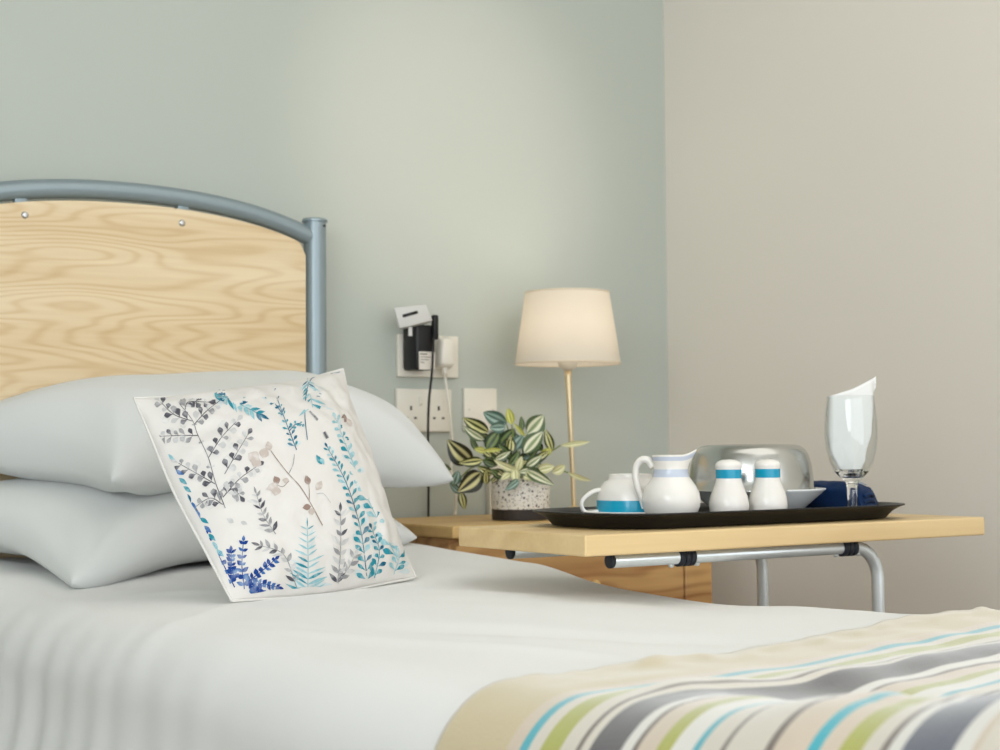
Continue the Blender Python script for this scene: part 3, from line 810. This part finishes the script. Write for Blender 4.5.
# saucer and upturned cup
SA = on_y(631, 490, -0.972); SA.z = ZF
bm = bmesh.new(); add_lathe(bm, [(0, .003), (.030, .003), (.033, 0), (.037, 0), (.038, .003), (.056, .0085), (.069, .0145), (.0705, .0155), (.0695, .0165), (.055, .011), (.036, .0065), (.0, .006)], 64)
sau = obj('saucer', bm, M_CHINA, loc=SA); tag(sau, 'white china saucer under the upturned teacup', 'saucer')
cup = thing('teacup', 'white teacup with a turquoise rim band, upside down on its saucer', 'cup', (SA.x, SA.y, ZF + 0.0100))
CR = 0.0485; CH = 0.0575
prof = [(CR - .002, 0), (CR, .0006), (CR, .0055), (CR, .0215), (CR - .0004, .0245), (CR - .002, .033), (CR - .0055, .0405), (CR - .011, .0465), (CR - .0155, .0490), (CR - .0172, .0515), (CR - .0175, CH - .0005), (CR - .0195, CH), (CR - .0215, CH - .003), (0, CH - .0035)]
inner = [(0, .044), (CR - .018, .043), (CR - .009, .037), (CR - .005, .028), (CR - .003, .018), (CR - .0028, .003), (CR - .002, 0)]
bm = bmesh.new(); add_lathe(bm, prof, 64, mfun=lambda i: 1 if i == 2 else 0); add_lathe(bm, inner, 64)
obj('cup_body', bm, [M_CHINA, M_CHINAB], cup, sharp=50)
hd = (Vector((-_R.x, -_R.y, 0)) * .98 + Vector((-_Fh.x, -_Fh.y, 0)) * .18).normalized()
bm = bmesh.new()
hp = smooth_path([hd * (CR - .009) + _U * .0355, hd * (CR + .006) + _U * .0335, hd * (CR + .021) + _U * .022, hd * (CR + .0215) + _U * .010, hd * (CR + .013) + _U * .0035, hd * (CR - .001) + _U * .0055], 6)
add_tube(bm, hp, [.0038 - .0008 * sin(pi * k / (len(hp) - 1)) for k in range(len(hp))], 10, flat=1.5)
obj('handle', bm, M_CHINA, cup)

# milk jug
JG = on_y(671, 490, -1.055); JG.z = ZF
jug = thing('milk_jug', 'white china milk jug with two pale lavender neck bands', 'jug', JG)
jp = [(0, .002), (.020, .002), (.0215, 0), (.025, 0), (.0275, .003), (.034, .012), (.0390, .024), (.0400, .033), (.0385, .042), (.0345, .051), (.0290, .059), (.0252, .064), (.0238, .069), (.0234, .0745), (.0235, .080), (.0242, .086), (.0254, .0915), (.0258, .0935), (.0249, .0940)]
ji = [(.0249, .0940), (.0236, .092), (.0218, .080), (.0215, .070), (.026, .060), (.034, .046), (.0365, .033), (.034, .018), (.022, .007), (0, .006)]
bm = bmesh.new()
nj = 72; spd = (Vector((_R.x, _R.y, 0)) * .95 + Vector((-_Fh.x, -_Fh.y, 0)) * .25).normalized(); sa = atan2(spd.y, spd.x)
add_lathe(bm, jp + ji[1:], nj, mfun=lambda i: 1 if i in (12, 15) or i == 11 else 0)
for v in bm.verts:
    if v.co.z > .066:
        a = atan2(v.co.y, v.co.x) - sa
        a = (a + pi) % (2 * pi) - pi
        k = math.exp(-(a / .40) ** 2) * sstep(.074, .094, v.co.z)
        v.co += spd * .0105 * k; v.co.z += .0075 * k
obj('jug_body', bm, [M_CHINA, M_CHINAL], jug)
hd = -spd
bm = bmesh.new()
hp = smooth_path([hd * .0235 + _U * .077, hd * .030 + _U * .0860, hd * .039 + _U * .0875, hd * .0465 + _U * .080, hd * .0485 + _U * .066, hd * .0450 + _U * .048, hd * .040 + _U * .034, hd * .0365 + _U * .0215], 7)
add_tube(bm, hp, [.0056 - .0014 * k / len(hp) for k in range(len(hp))], 12, flat=1.25)
obj('handle', bm, M_CHINA, jug)

# salt and pepper shakers
def shaker(px, Y, label):
    p = on_y(px, 500, Y); p.z = ZF
    s = thing('shaker', label, 'shaker', p, 0, 'salt and pepper shakers on the tray')
    pr = [(0, .0015), (.014, .0015), (.016, 0), (.019, 0), (.0225, .0025), (.0264, .010), (.0280, .018), (.0278, .024), (.0258, .032), (.0222, .041), (.0190, .049), (.0178, .053), (.01785, .054), (.0182, .065), (.0182, .066), (.0190, .0685), (.0188, .071), (.0165, .0742), (.0105, .0768), (0, .0778)]
    bm = bmesh.new(); pr = [(r * .99, z * 1.12) for r, z in pr]; add_lathe(bm, pr, 48, mfun=lambda i: 1 if i == 12 else 0)
    b = obj('shaker_body', bm, [M_CHINA, M_CHINAB], s)
    for k in range(4):
        a = k * pi / 2 + .3
        bm = bmesh.new(); add_lathe(bm, [(0, .0003), (.0008, .0002), (.0008, -.0005)], 8, (.005 * cos(a), .005 * sin(a), .0775 * 1.12)); obj('pour_hole', bm, M_SLOT, b)
    return s
shaker(729, -1.062, 'white shaker with turquoise neck band, next to the milk jug')
shaker(768, -1.070, 'white shaker with turquoise neck band, in front of the white dish')

# dish and plate cover
DI = on_y(757, 480, -0.965); DI.z = ZF
bm = bmesh.new(); add_lathe(bm, [(0, .003), (.048, .003), (.050, 0), (.055, 0), (.056, .003), (.070, .013), (.099, .0385), (.1015, .0405), (.1010, .0418), (.0970, .0395), (.068, .0165), (.052, .0065), (0, .006)], 72)
dish = obj('dish', bm, M_DISH, loc=DI); tag(dish, 'shallow white flared dish under the steel plate cover', 'dish')
DM = on_y(751, 480, -0.968); DM.z = ZF + 0.0402
dpro = [(.0890, 0.0), (.0905, -.0005), (.0905, .002), (.0882, .004), (.0878, .018), (.0855, .036), (.0815, .050), (.0770, .0575), (.0700, .0625), (.060, .0642), (.030, .0652), (.013, .0652), (.012, .0640), (.012, .061), (.028, .0635), (.060, .0622), (.074, .0565), (.084, .035), (.087, .004), (.0890, 0)]
bm = bmesh.new(); add_lathe(bm, [(r * 1.04, z * 1.04) for r, z in dpro], 80)
dome = obj('plate_cover', bm, M_DOME, loc=DM, sharp=60); tag(dome, 'round polished steel plate cover over the white dish', 'plate cover')

# wine glass
GL = on_y(852, 490, -1.070); GL.z = ZF
gl = thing('wine_glass', 'stemmed wine glass holding a folded paper napkin, at the right of the tray', 'glass', GL)
bm = bmesh.new()
outer = [(0, 0), (.026, 0), (.0285, .001), (.0285, .002), (.020, .0035), (.009, .006), (.0072, .012), (.0068, .024), (.0072, .038), (.009, .0465), (.0165, .0525), (.0250, .0615), (.0315, .0745), (.0358, .091), (.0376, .108), (.0376, .122), (.0362, .140), (.0342, .1560), (.0336, .1625)]
innr = [(.0330, .1632), (.0325, .1625), (.0331, .156), (.0351, .140), (.0364, .122), (.0364, .108), (.0346, .091), (.0302, .0755), (.0235, .0640), (.0140, .0575), (0, .0555)]
add_lathe(bm, [(r * 1.02, z * 1.09) for r, z in outer + innr], 64, mfun=lambda i: 0 if i < 11 or i >= len(outer) + 8 else 1)
obj('bowl_and_stem', bm, [M_GLASS, M_THIN], gl)
# folded paper napkin standing in the glass: a flattened cone, slanting top edge
nap = None
bm = bmesh.new()
rdir = Vector((_R.x, _R.y, 0)); fdir = Vector((_Fh.x, _Fh.y, 0))
def nap_pt(t, h, lay):
    # t -1..1 across, h 0..1 up, lay: sheet number of the fold
    ztop = .163 + .0185 * ((t + 1) / 2) ** 1.0 + (.008 * t if t > 0 else 0)
    z = .0600 + (ztop - .0600) * h
    wl = lerp_table([(0, .014), (.1, .0225), (.3, .0320), (.5, .0348), (.8, .0335), (1, .0325)], h); wr = lerp_table([(0, .012), (.15, .019), (.45, .029), (.75, .0325), (.86, .0330), (1, .0385)], h)
    x = t * (wl if t < 0 else wr)
    lim = sqrt(max(0.0, .033 ** 2 - min(abs(x), .033) ** 2))
    y = (-.5 + .25 * lay) * min(lim, .020 * (.4 + .6 * h)) - .006 * (1 - abs(t)) * (1 if lay == 0 else .2) 
    return rdir * x + fdir * y + _U * z * 1.09
for lay in range(4):
    g = [[nap_pt(-1 + 2 * i / 24, j / 24, lay) + _U * (-.004 * lay) * (j / 24) for j in range(25)] for i in range(25)]
    grid_mesh(bm, g)
nap = obj('paper_napkin', bm, M_PAPER, loc=GL + Vector((0, 0, 0)))
md = nap.modifiers.new('thick', 'SOLIDIFY'); md.thickness = 0.0012
tag(nap, 'white folded paper napkin standing in the wine glass with a slanted pointed top', 'napkin')

# rolled navy napkin
NP = Vector((1.857, -0.983, ZF + .0016)); 
bm = bmesh.new()
ax = Vector((-.32, .95, 0)).normalized(); sd = Vector((ax.y, -ax.x, 0))
loops = []
for i in range(30):
    s = -1 + 2 * i / 29
    hh = .0475 + .003 * s - .004 * nz(s * 3, 4) ; ww = .036 - .004 * s
    if i == 0: hh *= .86; ww *= .9
    lp = []
    for k in range(36):
        a = 2 * pi * k / 36
        ca, sa_ = cos(a), sin(a)
        x = ww * math.copysign(abs(ca) ** .6, ca); z = hh / 2 + hh / 2 * math.copysign(abs(sa_) ** .75, sa_)
        z *= 1 - .18 * (x / ww) * (1 if x > 0 else .5)
        x += .003 * nz(s * 4, a * 2); z += .0018 * sin(a * 5 + s * 3) * (1 if z > .01 else 0)
        lp.append(ax * (s * .064 + .006 * sa_) + sd * x + _U * max(0.0003, z))
    loops.append(lp)
add_loops(bm, loops)
# rolled spiral folds at the near end and a few pale stitched marks
navy = obj('cloth_napkin', bm, [M_NAVY, M_NAVYPRINT], loc=NP, sharp=50); tag(navy, 'folded navy blue cloth napkin on the tray behind the wine glass', 'napkin')
bm = bmesh.new()
for k in range(3):
    z0 = .009 + .009 * k
    add_tube(bm, smooth_path([ax * -.0635 + sd * (-.026 + .003 * k) + _U * z0, ax * -.0665 + sd * 0 + _U * (z0 + .003), ax * -.0635 + sd * (.026 - .004 * k) + _U * (z0 - .001)], 6), .0028, 8)
obj('folded_edge', bm, M_NAVY, navy)
bm = bmesh.new()
for k in range(5):
    c = ax * (-.045 + .006 * k) + sd * (.012 + .002 * k) + _U * (.0470)
    add_tube(bm, [c, c + sd * .010 + ax * -.006 - _U * .0045], .0006, 6)
obj('pale_stitching', bm, M_NAVYPRINT, navy)

# ------------------------------------------------------------------ table lamp
LY_ = -0.185
lc = on_y(567.5, 330, LY_)
lb = on_y(574, 500, LY_)
lamp = thing('table_lamp', 'lit table lamp with cream tapered shade and slim brass stem on the cabinet', 'lamp', (lb.x, LY_, CZ + .0005))
dx = lc.x - lb.x
zb = on_y(567.5, 364.0, LY_).z - CZ; zt = on_y(567.5, 293.0, LY_).z - CZ
RB, RTp = .1055, .0840
bm = bmesh.new()
add_lathe(bm, [(RB, zb), (RTp, zt), (RTp - .0015, zt), (RB - .0015, zb), (RB, zb)], 80, (dx, 0, 0))
sh = obj('lamp_shade', bm, M_SHADE, lamp, sharp=40)
M_TRIM = mat('shade_trim_cream', (228, 216, 194), .7)
for r_, z_ in ((RB, zb), (RTp, zt)):
    bm = bmesh.new()
    pts = [(dx + r_ * cos(2 * pi * k / 64), r_ * sin(2 * pi * k / 64), z_) for k in range(65)]
    add_tube(bm, pts, .0016, 6, caps=False)
    obj('shade_trim', bm, M_TRIM, sh)
bm = bmesh.new()
for k in range(3):
    a = 2 * pi * k / 3 + .4
    add_tube(bm, [(dx, 0, zb + .010), (dx + (RB - .004) * cos(a), (RB - .004) * sin(a), zb + .006)], .0012, 6)
obj('shade_spider', bm, M_LAMPW, sh)
bm = bmesh.new()
zs_ = zb - .012
st = [Vector((dx * t, 0, .012 + (zs_ - .012) * t)) for t in [k / 20 for k in range(21)]]
add_tube(bm, st, [.0046 + .0028 * (k / 20) ** 3 for k in range(21)], 16); obj('stem', bm, M_BRASS, lamp)
bm = bmesh.new(); add_lathe(bm, [(0, 0), (.055, 0), (.056, .003), (.052, .008), (.02, .012), (.008, .018), (0, .018)], 48); obj('lamp_base', bm, M_BRASS, lamp)
bm = bmesh.new(); add_lathe(bm, [(0, -.014), (.009, -.0135), (.017, -.007), (.0195, -.001), (.0195, .005), (.015, .010), (.015, .042), (0, .042)], 32, (dx, 0, zb)); obj('bulb_holder', bm, M_LAMPW, lamp)
bm = bmesh.new(); add_lathe(bm, [(0, .040), (.013, .041), (.016, .050), (.025, .066), (.027, .078), (.022, .093), (.010, .1005), (0, .102)], 32, (dx, 0, zb)); obj('bulb', bm, M_BULB, lamp)

# ------------------------------------------------------------------ potted plant
PY = -0.262
pc = on_y(520.5, 500, PY)
POTR = .0545; POTH = .078
pot = thing('potted_plant', 'trailing plant with striped leaves in a speckled white pot on the cabinet', 'plant', (pc.x, PY, CZ + .0005))
PO = pot.location.copy()
bm = bmesh.new()
add_lathe(bm, [(0, .002), (POTR - .004, 0), (POTR - .001, .001), (POTR - .0005, .004), (POTR, .0205), (POTR + .0002, .0215), (POTR + .001, POTH - .002), (POTR, POTH), (POTR - .003, POTH), (POTR - .004, POTH - .004), (POTR - .005, POTH - .016)], 64, mfun=lambda i: 1 if i < 4 else 0)
pt_ = obj('pot', bm, [M_SPECK, M_POTBASE], pot, sharp=50)
bm = bmesh.new(); add_lathe(bm, [(0, POTH - .010), (POTR * .6, POTH - .011), (POTR - .0052, POTH - .014)], 40); obj('soil', bm, M_SOIL, pot)
RIGHT = rdir; FWD = fdir
tpot = (PO - CAM).dot(FW)
def zpt(zx, zy, dep):
    """point seen at zoomed-detail coordinates (430..600, 395..535 at 5.36x), dep metres behind the pot axis"""
    return CAM + ray(430 + zx / 5.36, 395 + zy / 5.36) * ((tpot + dep))
def leaf(base, tip, half, mi, face=None, curl=.15, roll=0.0):
    d = tip - base; ln = d.length; d.normalize()
    tow = (CAM - base).normalized()
    up = (tow - d * tow.dot(d)).normalized()
    up = (Matrix.Rotation(roll, 3, d) @ up)
    side = d.cross(up).normalized()
    bm = bmesh.new(); uvl = bm.loops.layers.uv.new('leaf')
    nl, nw = 12, 8; G = []
    for i in range(nl + 1):
        t = i / nl
        w = half * (sin(pi * t ** .78) ** .8) if 0 < t < 1 else half * .04
        row = []
        for j in range(nw + 1):
            s = -1 + 2 * j / nw
            p = base + d * ln * t + side * w * s + up * (curl * ln * sin(pi * t) * .5 + half * .35 * (abs(s) ** 1.5) * (w / half) - .25 * ln * curl * t * t)
            row.append((p - PO, j / nw, t))
        G.append(row)
    V = [[bm.verts.new(c[0]) for c in r] for r in G]
    for i in range(nl):
        for j in range(nw):
            f = bm.faces.new((V[i][j], V[i + 1][j], V[i + 1][j + 1], V[i][j + 1]))
            for lp, (a, b_) in zip(f.loops, ((i, j), (i + 1, j), (i + 1, j + 1), (i, j + 1))): lp[uvl].uv = (G[a][b_][1], G[a][b_][2])
    o = obj('leaf', bm, LEAFM[mi], pot)
    return o
LV = [  # base xy, tip xy, half width (zoom px), material, depth base, depth tip
    ((312, 200), (176, 122), 34, 0, .00, -.01), ((290, 240), (178, 168), 24, 3, -.02, -.03), ((412, 155), (284, 92), 34, 2, .02, .03), ((405, 172), (318, 176), 26, 2, .0, .0),
    ((440, 158), (418, 70), 20, 6, .0, .01), ((512, 220), (448, 150), 10, 6, -.01, -.01), ((520, 208), (610, 108), 46, 3, .02, .03), ((505, 310), (604, 195), 40, 3, -.02, -.01),
    ((488, 200), (490, 112), 14, 5, .01, .02), ((655, 298), (618, 185), 22, 0, .0, .0), ((222, 362), (92, 242), 50, 1, -.02, -.03), ((280, 350), (155, 366), 24, 0, -.04, -.05),
    ((272, 418), (150, 520), 48, 1, -.03, -.05), ((126, 482), (152, 405), 24, 2, -.04, -.04), ((165, 520), (186, 615), 20, 0, -.04, -.04), ((170, 530), (104, 470), 16, 2, -.04, -.03),
    ((115, 402), (66, 364), 9, 5, -.03, -.03), ((300, 478), (302, 398), 18, 0, -.04, -.05), ((305, 295), (372, 192), 36, 5, -.01, .0), ((372, 285), (455, 180), 36, 5, .0, .01),
    ((440, 300), (500, 215), 30, 2, -.01, .0), ((300, 302), (236, 288), 15, 6, -.03, -.03), ((295, 297), (388, 292), 10, 6, -.05, -.05), ((350, 345), (432, 302), 20, 3, -.04, -.04),
    ((436, 338), (366, 262), 22, 5, -.02, -.02), ((462, 402), (342, 350), 16, 4, -.06, -.07), ((458, 398), (462, 478), 20, 4, -.06, -.07), ((468, 405), (492, 328), 18, 4, -.05, -.05),
    ((478, 412), (572, 398), 20, 3, -.06, -.06), ((515, 402), (664, 484), 26, 3, -.06, -.08), ((476, 455), (402, 512), 18, 2, -.07, -.08), ((515, 385), (600, 325), 24, 3, -.03, -.03),
    ((580, 402), (668, 382), 22, 4, -.03, -.03), ((655, 415), (726, 378), 22, 4, -.01, .0), ((650, 292), (578, 338), 18, 6, -.01, -.02), ((702, 270), (858, 250), 13, 4, .0, .02),
    ((740, 415), (866, 462), 12, 4, .0, .01), ((335, 425), (255, 388), 20, 0, -.03, -.04), ((385, 445), (322, 398), 18, 5, -.05, -.06), ((330, 330), (278, 292), 16, 0, -.03, -.03),
    ((420, 260), (380, 190), 24, 5, .02, .02), ((470, 280), (440, 195), 26, 2, .01, .01), ((540, 330), (500, 250), 24, 5, .0, .0), ((560, 350), (640, 300), 20, 0, -.02, -.02),
    ((350, 380), (280, 350), 18, 5, -.02, -.02), ((400, 330), (330, 300), 18, 1, -.03, -.03), ((420, 380), (480, 300), 22, 5, -.03, -.02), ((360, 440), (330, 470), 14, 1, -.04, -.05),
    ((430, 420), (380, 455), 16, 4, -.06, -.07), ((500, 430), (560, 455), 18, 4, -.06, -.07), ((540, 400), (600, 430), 18, 5, -.05, -.06), ((560, 440), (520, 400), 16, 3, -.06, -.05),
    ((330, 240), (260, 215), 20, 1, .01, .01), ((255, 300), (215, 225), 14, 5, .0, .0), ((600, 300), (560, 240), 18, 5, .02, .02), ((350, 400), (410, 440), 16, 1, -.05, -.06)]
for b0, t0, hw, mi, d0, d1 in LV:
    leaf(zpt(*b0, d0), zpt(*t0, d1), 1.22 * hw / 5.36 * tpot / FPX, mi, curl=random.uniform(.05, .22), roll=random.uniform(-.35, .35))
for k in range(26):
    a = random.uniform(-.2, pi + .2); r0 = random.uniform(10, 60); r1 = r0 + random.uniform(55, 85)
    bx, by = 425 + cos(a) * r0 * 1.5, 385 - sin(a) * r0 * 1.5; tx, ty = 425 + cos(a) * r1 * 1.5, 385 - sin(a) * r1 * 1.35
    d0 = random.uniform(-.02, .035)
    leaf(zpt(bx, by, d0), zpt(tx, ty, d0 + random.uniform(-.01, .015)), random.uniform(17, 28) / 5.36 * tpot / FPX, random.choice([5, 5, 1, 2, 3, 0]), curl=.15, roll=random.uniform(-.6, .6))
# stems
ctr = PO + Vector((0, 0, POTH - .012))
for tx, ty, dd, mx_, my_ in ((250, 190, .0, 400, 300), (412, 160, .01, 450, 300), (438, 160, .0, 455, 280), (520, 210, .02, 500, 320), (655, 298, .0, 560, 380), (222, 362, -.02, 350, 350), (272, 418, -.03, 380, 400), (126, 482, -.04, 260, 380), (700, 270, .0, 600, 340), (742, 415, .0, 600, 390), (300, 478, -.04, 370, 430), (515, 402, -.05, 500, 430), (458, 400, -.05, 470, 430), (600, 325, -.02, 540, 390)):
    bm = bmesh.new()
    add_tube(bm, [p - PO for p in smooth_path([ctr, zpt(mx_, my_, dd * .5), zpt(tx, ty, dd)], 8)], .0013, 6)
    obj('stalk', bm, M_STEM, pot)

# ------------------------------------------------------------------ wall sockets and plugs
def plate(name, label, x0, x1, y0, y1, py_mid, outlets, switches=True, cat='socket'):
    a = on_y(x0, py_mid, 0); b = on_y(x1, py_mid, 0); xm = (x0 + x1) / 2
    zt = on_y(xm, y0, 0).z; zb = on_y(xm, y1, 0).z
    t = thing(name, label, cat, ((a.x + b.x) / 2, 0, zb))
    w = (b.x - a.x) / 2; h = zt - zb
    bm = bmesh.new(); add_box(bm, (-w, -.0095, 0), (w, -.0002, h), .0022, 3); obj('face_plate', bm, M_SOCKET, t, sharp=40)
    for cx in outlets:
        bm = bmesh.new(); add_box(bm, (cx - .0022, -.0102, h * .50), (cx + .0022, -.0090, h * .60))
        for s in (-1, 1): add_box(bm, (cx + s * .0105 - .003, -.0102, h * .30), (cx + s * .0105 + .003, -.0090, h * .345))
        obj('pin_holes', bm, M_SLOT, t, smooth=False)
        if switches:
            bm = bmesh.new(); add_box(bm, (cx + (.019 if cx < 0 else -.026), -.0125, h * .62), (cx + (.026 if cx < 0 else -.019), -.009, h * .82), .001)
            obj('rocker_switch', bm, M_SOCKET, t)
    return t, w, h
plate('wall_socket', 'empty white double wall socket below the black adapter', 394.5, 449.5, 389, 432, 410, (-.033, .033))
plate('wall_socket', 'upper white double wall socket holding the black adapter and white plug', 395.5, 456, 335.5, 377.5, 356, (-.033, .033))
t, w, h = plate('blank_plate', 'small square white wall plate behind the plant', 462, 494.5, 388.5, 431, 410, (), False, 'wall plate')
for s in (-1, 1):
    bm = bmesh.new(); add_lathe(bm, [(0, .0012), (.0022, .001), (.0024, 0)], 12, mtx=Matrix.Translation((s * w * .72, -.0095, h * .5)) @ Matrix.Rotation(radians(90), 4, 'X')); obj('plate_screw', bm, M_GREYCAP, t)
a = on_y(485.5, 470, 0); b = on_y(497, 470, 0)
bm = bmesh.new(); add_box(bm, (a.x, -.016, .1005), (b.x, -.0002, on_y(490, 433, 0).z), .002); o = obj('cable_trunking', bm, M_SOCKET, smooth=False)
tag(o, 'narrow white vertical cable trunking on the wall behind the plant pot', 'trunking')

# black adapter
AY0, AY1 = -.0102, -.062
def W(px, py, y): return on_y(px, py, y)
ad = thing('power_adapter', 'black plug-in power adapter with tilted pale grey cap on the wall socket', 'adapter', W(418, 370, AY0))
A0 = ad.location.copy()
p0 = W(402, 370, -.0102); p0.z = W(410, 370, -.045).z; p1 = W(436, 327, AY1)
bm = bmesh.new()
add_box(bm, (p0.x, AY1, p0.z), (p1.x, AY0, p1.z + .004), .007, 3)
obj('adapter_body', rel(bm, A0), M_BLACK, ad, sharp=40)
bm = bmesh.new(); add_box(bm, (p1.x - .010, AY1 - .008, W(434, 340, AY1).z), (p1.x + .002, AY1 + .004, W(434, 315, AY1).z), .003)
obj('latch_arm', rel(bm, A0), M_BLACK, ad, sharp=40)
la, lb_ = W(419, 370, AY1), W(435, 352, AY1)
bm = bmesh.new(); add_box(bm, (la.x, AY1 - .0007, la.z + .001), (lb_.x, AY1 + .0002, lb_.z), .0002, 1); lab = obj('rating_label', rel(bm, A0), M_LABEL, ad, smooth=False)
bm = bmesh.new()
for k, (wd_) in enumerate((.5, .75, .6, .3)):
    z = lb_.z - .006 - k * .0052
    add_box(bm, (la.x + .003, AY1 - .0010, z), (la.x + .003 + (lb_.x - la.x - .006) * wd_, AY1 - .0004, z + (.0022 if k == 0 else .0012)))
obj('small_print', rel(bm, A0), M_SLOT, lab, smooth=False)
bm = bmesh.new(); pa, pb = W(408.5, 336, AY1), W(412, 327, AY1); add_box(bm, (pa.x, AY1 - .0008, pa.z), (pb.x, AY1 + .001, pb.z), .0002, 1); obj('indicator_strip', rel(bm, A0), M_GREYCAP, ad, smooth=False)
# tilted cap
c = [W(394, 307.5, AY1 - .004), W(426, 304, AY1 - .010), W(432.5, 320.5, AY1 - .010), W(399.5, 328.5, AY1 - .004)]
bm = bmesh.new()
nrm = (c[1] - c[0]).cross(c[3] - c[0]).normalized()
if nrm.y > 0: nrm = -nrm
t_ = bmesh.new(); f_ = [t_.verts.new(p) for p in c]; g_ = [t_.verts.new(p - nrm * .012 + Vector((.006, 0, -.003))) for p in c]
t_.faces.new(f_); t_.faces.new(g_[::-1])
for k in range(4): t_.faces.new((f_[k], g_[k], g_[(k + 1) % 4], f_[(k + 1) % 4]))
bmesh.ops.recalc_face_normals(t_, faces=t_.faces)
bmesh.ops.bevel(t_, geom=t_.edges[:], offset=.002, segments=3, affect='EDGES', profile=.5)
merge(bm, t_)
cap = obj('adapter_cap', rel(bm, A0), M_GREYCAP, ad, sharp=40); cap['label'] = 'tilted pale grey cap with a dark slot'
sl = [c[0].lerp(c[1], .20).lerp(c[3].lerp(c[2], .17), .46), c[0].lerp(c[1], .68).lerp(c[3].lerp(c[2], .62), .38)]
bm = bmesh.new(); add_tube(bm, [p + nrm * .0004 for p in sl], .0030, 8, flat=.5); obj('cap_slot', rel(bm, A0), M_BLACK, cap)
# black cable
bm = bmesh.new()
cb = [W(433.5, 336, AY1 - .005), W(433, 350, AY1 - .010), W(432, 372, -.07), W(428.8, 403, -.05), W(428, 440, -.035), W(428.5, 480, -.022), W(428.5, 505, -.010), W(428.5, 505, -.010) - Vector((0, -.0005, .05)), W(428.5, 505, -.010) - Vector((0, -.0005, .20))]
add_tube(bm, smooth_path([p - A0 for p in cb], 10), .0024, 10); obj('cord', bm, M_BLACK, ad)

# white plug
wp = thing('mains_plug', 'white mains plug with hanging white cable beside the black adapter', 'plug', W(446, 369, AY0))
W0 = wp.location.copy()
q0 = W(438.5, 368, -.035); q1 = W(454, 337, -.035)
bm = bmesh.new()
lp = []
for y, s in ((AY0, 1.0), (-.030, 1.0), (-.040, .86), (-.043, .7)):
    cx, cz = (q0.x + q1.x) / 2, (q0.z + q1.z) / 2; hx, hz = (q1.x - q0.x) / 2 * s, (q1.z - q0.z) / 2 * s
    lp.append([Vector((cx + x * (1 - .18 * max(0, (z / hz))), y, cz + z)) for x, z in rr_outline(hx, hz, min(hx, hz) * .45, 6)])
add_loops(bm, lp); obj('plug_body', rel(bm, W0), M_SOCKET, wp, sharp=50)
bm = bmesh.new(); add_tube(bm, [Vector(((q0.x + q1.x) / 2, -.028, q0.z - .016)) - W0, Vector(((q0.x + q1.x) / 2, -.028, q0.z + .004)) - W0], [.0045, .0062], 12); obj('strain_relief', bm, M_SOCKET, wp)
bm = bmesh.new()
cb = [Vector(((q0.x + q1.x) / 2, -.028, q0.z - .010)), W(447.5, 395, -.028), W(450.5, 420, -.024), W(452, 445, -.022), W(451, 470, -.03), W(455.5, 492, -.045), W(455.5, 512, -.045), W(454.5, 518.5, -.06)]
cb[-1].z = max(cb[-1].z, CZ + .006)
add_tube(bm, smooth_path([p - W0 for p in cb], 10), .0028, 10); obj('cord', bm, M_SOCKET, wp)

# ------------------------------------------------------------------ light
w = bpy.data.worlds.new('room_light'); sc.world = w; w.use_nodes = True
bg = w.node_tree.nodes['Background']; bg.inputs['Color'].default_value = (0.92, 0.965, 1.0, 1); bg.inputs['Strength'].default_value = 3.0

def area(name, loc, target, sx, sy, power, col):
    l = bpy.data.lights.new(name, 'AREA'); l.shape = 'RECTANGLE'; l.size = sx; l.size_y = sy; l.energy = power; l.color = col
    o = bpy.data.objects.new(name, l); COL.objects.link(o); o.location = loc
    o.rotation_euler = (Vector(target) - Vector(loc)).to_track_quat('-Z', 'Y').to_euler()
    return o
area('window_daylight', (-1.9, -3.0, 1.55), (2.1, -2.1, 0.65), 2.2, 1.5, 85, (0.92, 0.965, 1.0))
area('added_overhead_fill', (1.5, -1.8, 2.585), (1.5, -1.8, 0), 1.7, 1.9, 15, (1.0, .97, .93))  # added fill, no known fixture; lifts bed top, table and right wall
tg = on_y(455, 150, 0)
l = bpy.data.lights.new('added_glow_spot', 'SPOT'); l.energy = 240; l.color = (1, .84, .70); l.spot_size = radians(13.5); l.spot_blend = 1.0; l.shadow_soft_size = .05  # added spot with no known fitting, makes the warm glow on the green wall
o = bpy.data.objects.new('added_glow_spot', l); COL.objects.link(o); o.location = (0.9, -3.6, 2.5)
o.rotation_euler = (tg - o.location).to_track_quat('-Z', 'Y').to_euler()
# ------------------------------------------------------------------ camera
cd = bpy.data.cameras.new('camera'); cam = bpy.data.objects.new('camera', cd); COL.objects.link(cam)
cd.sensor_width = 36; cd.lens = FPX / 1000 * 36; cd.clip_start = .02
mw = Matrix((IX, JY, -FW)).transposed().to_4x4(); mw.translation = CAM
cam.matrix_world = mw
cd.dof.use_dof = True; cd.dof.focus_distance = 2.0; cd.dof.aperture_fstop = 8.0
sc.camera = cam
sc.view_settings.view_transform = 'Standard'; sc.view_settings.look = 'None'; sc.view_settings.gamma = 1.0
sc.view_settings.use_curve_mapping = False
sc.view_settings.exposure = -0.34
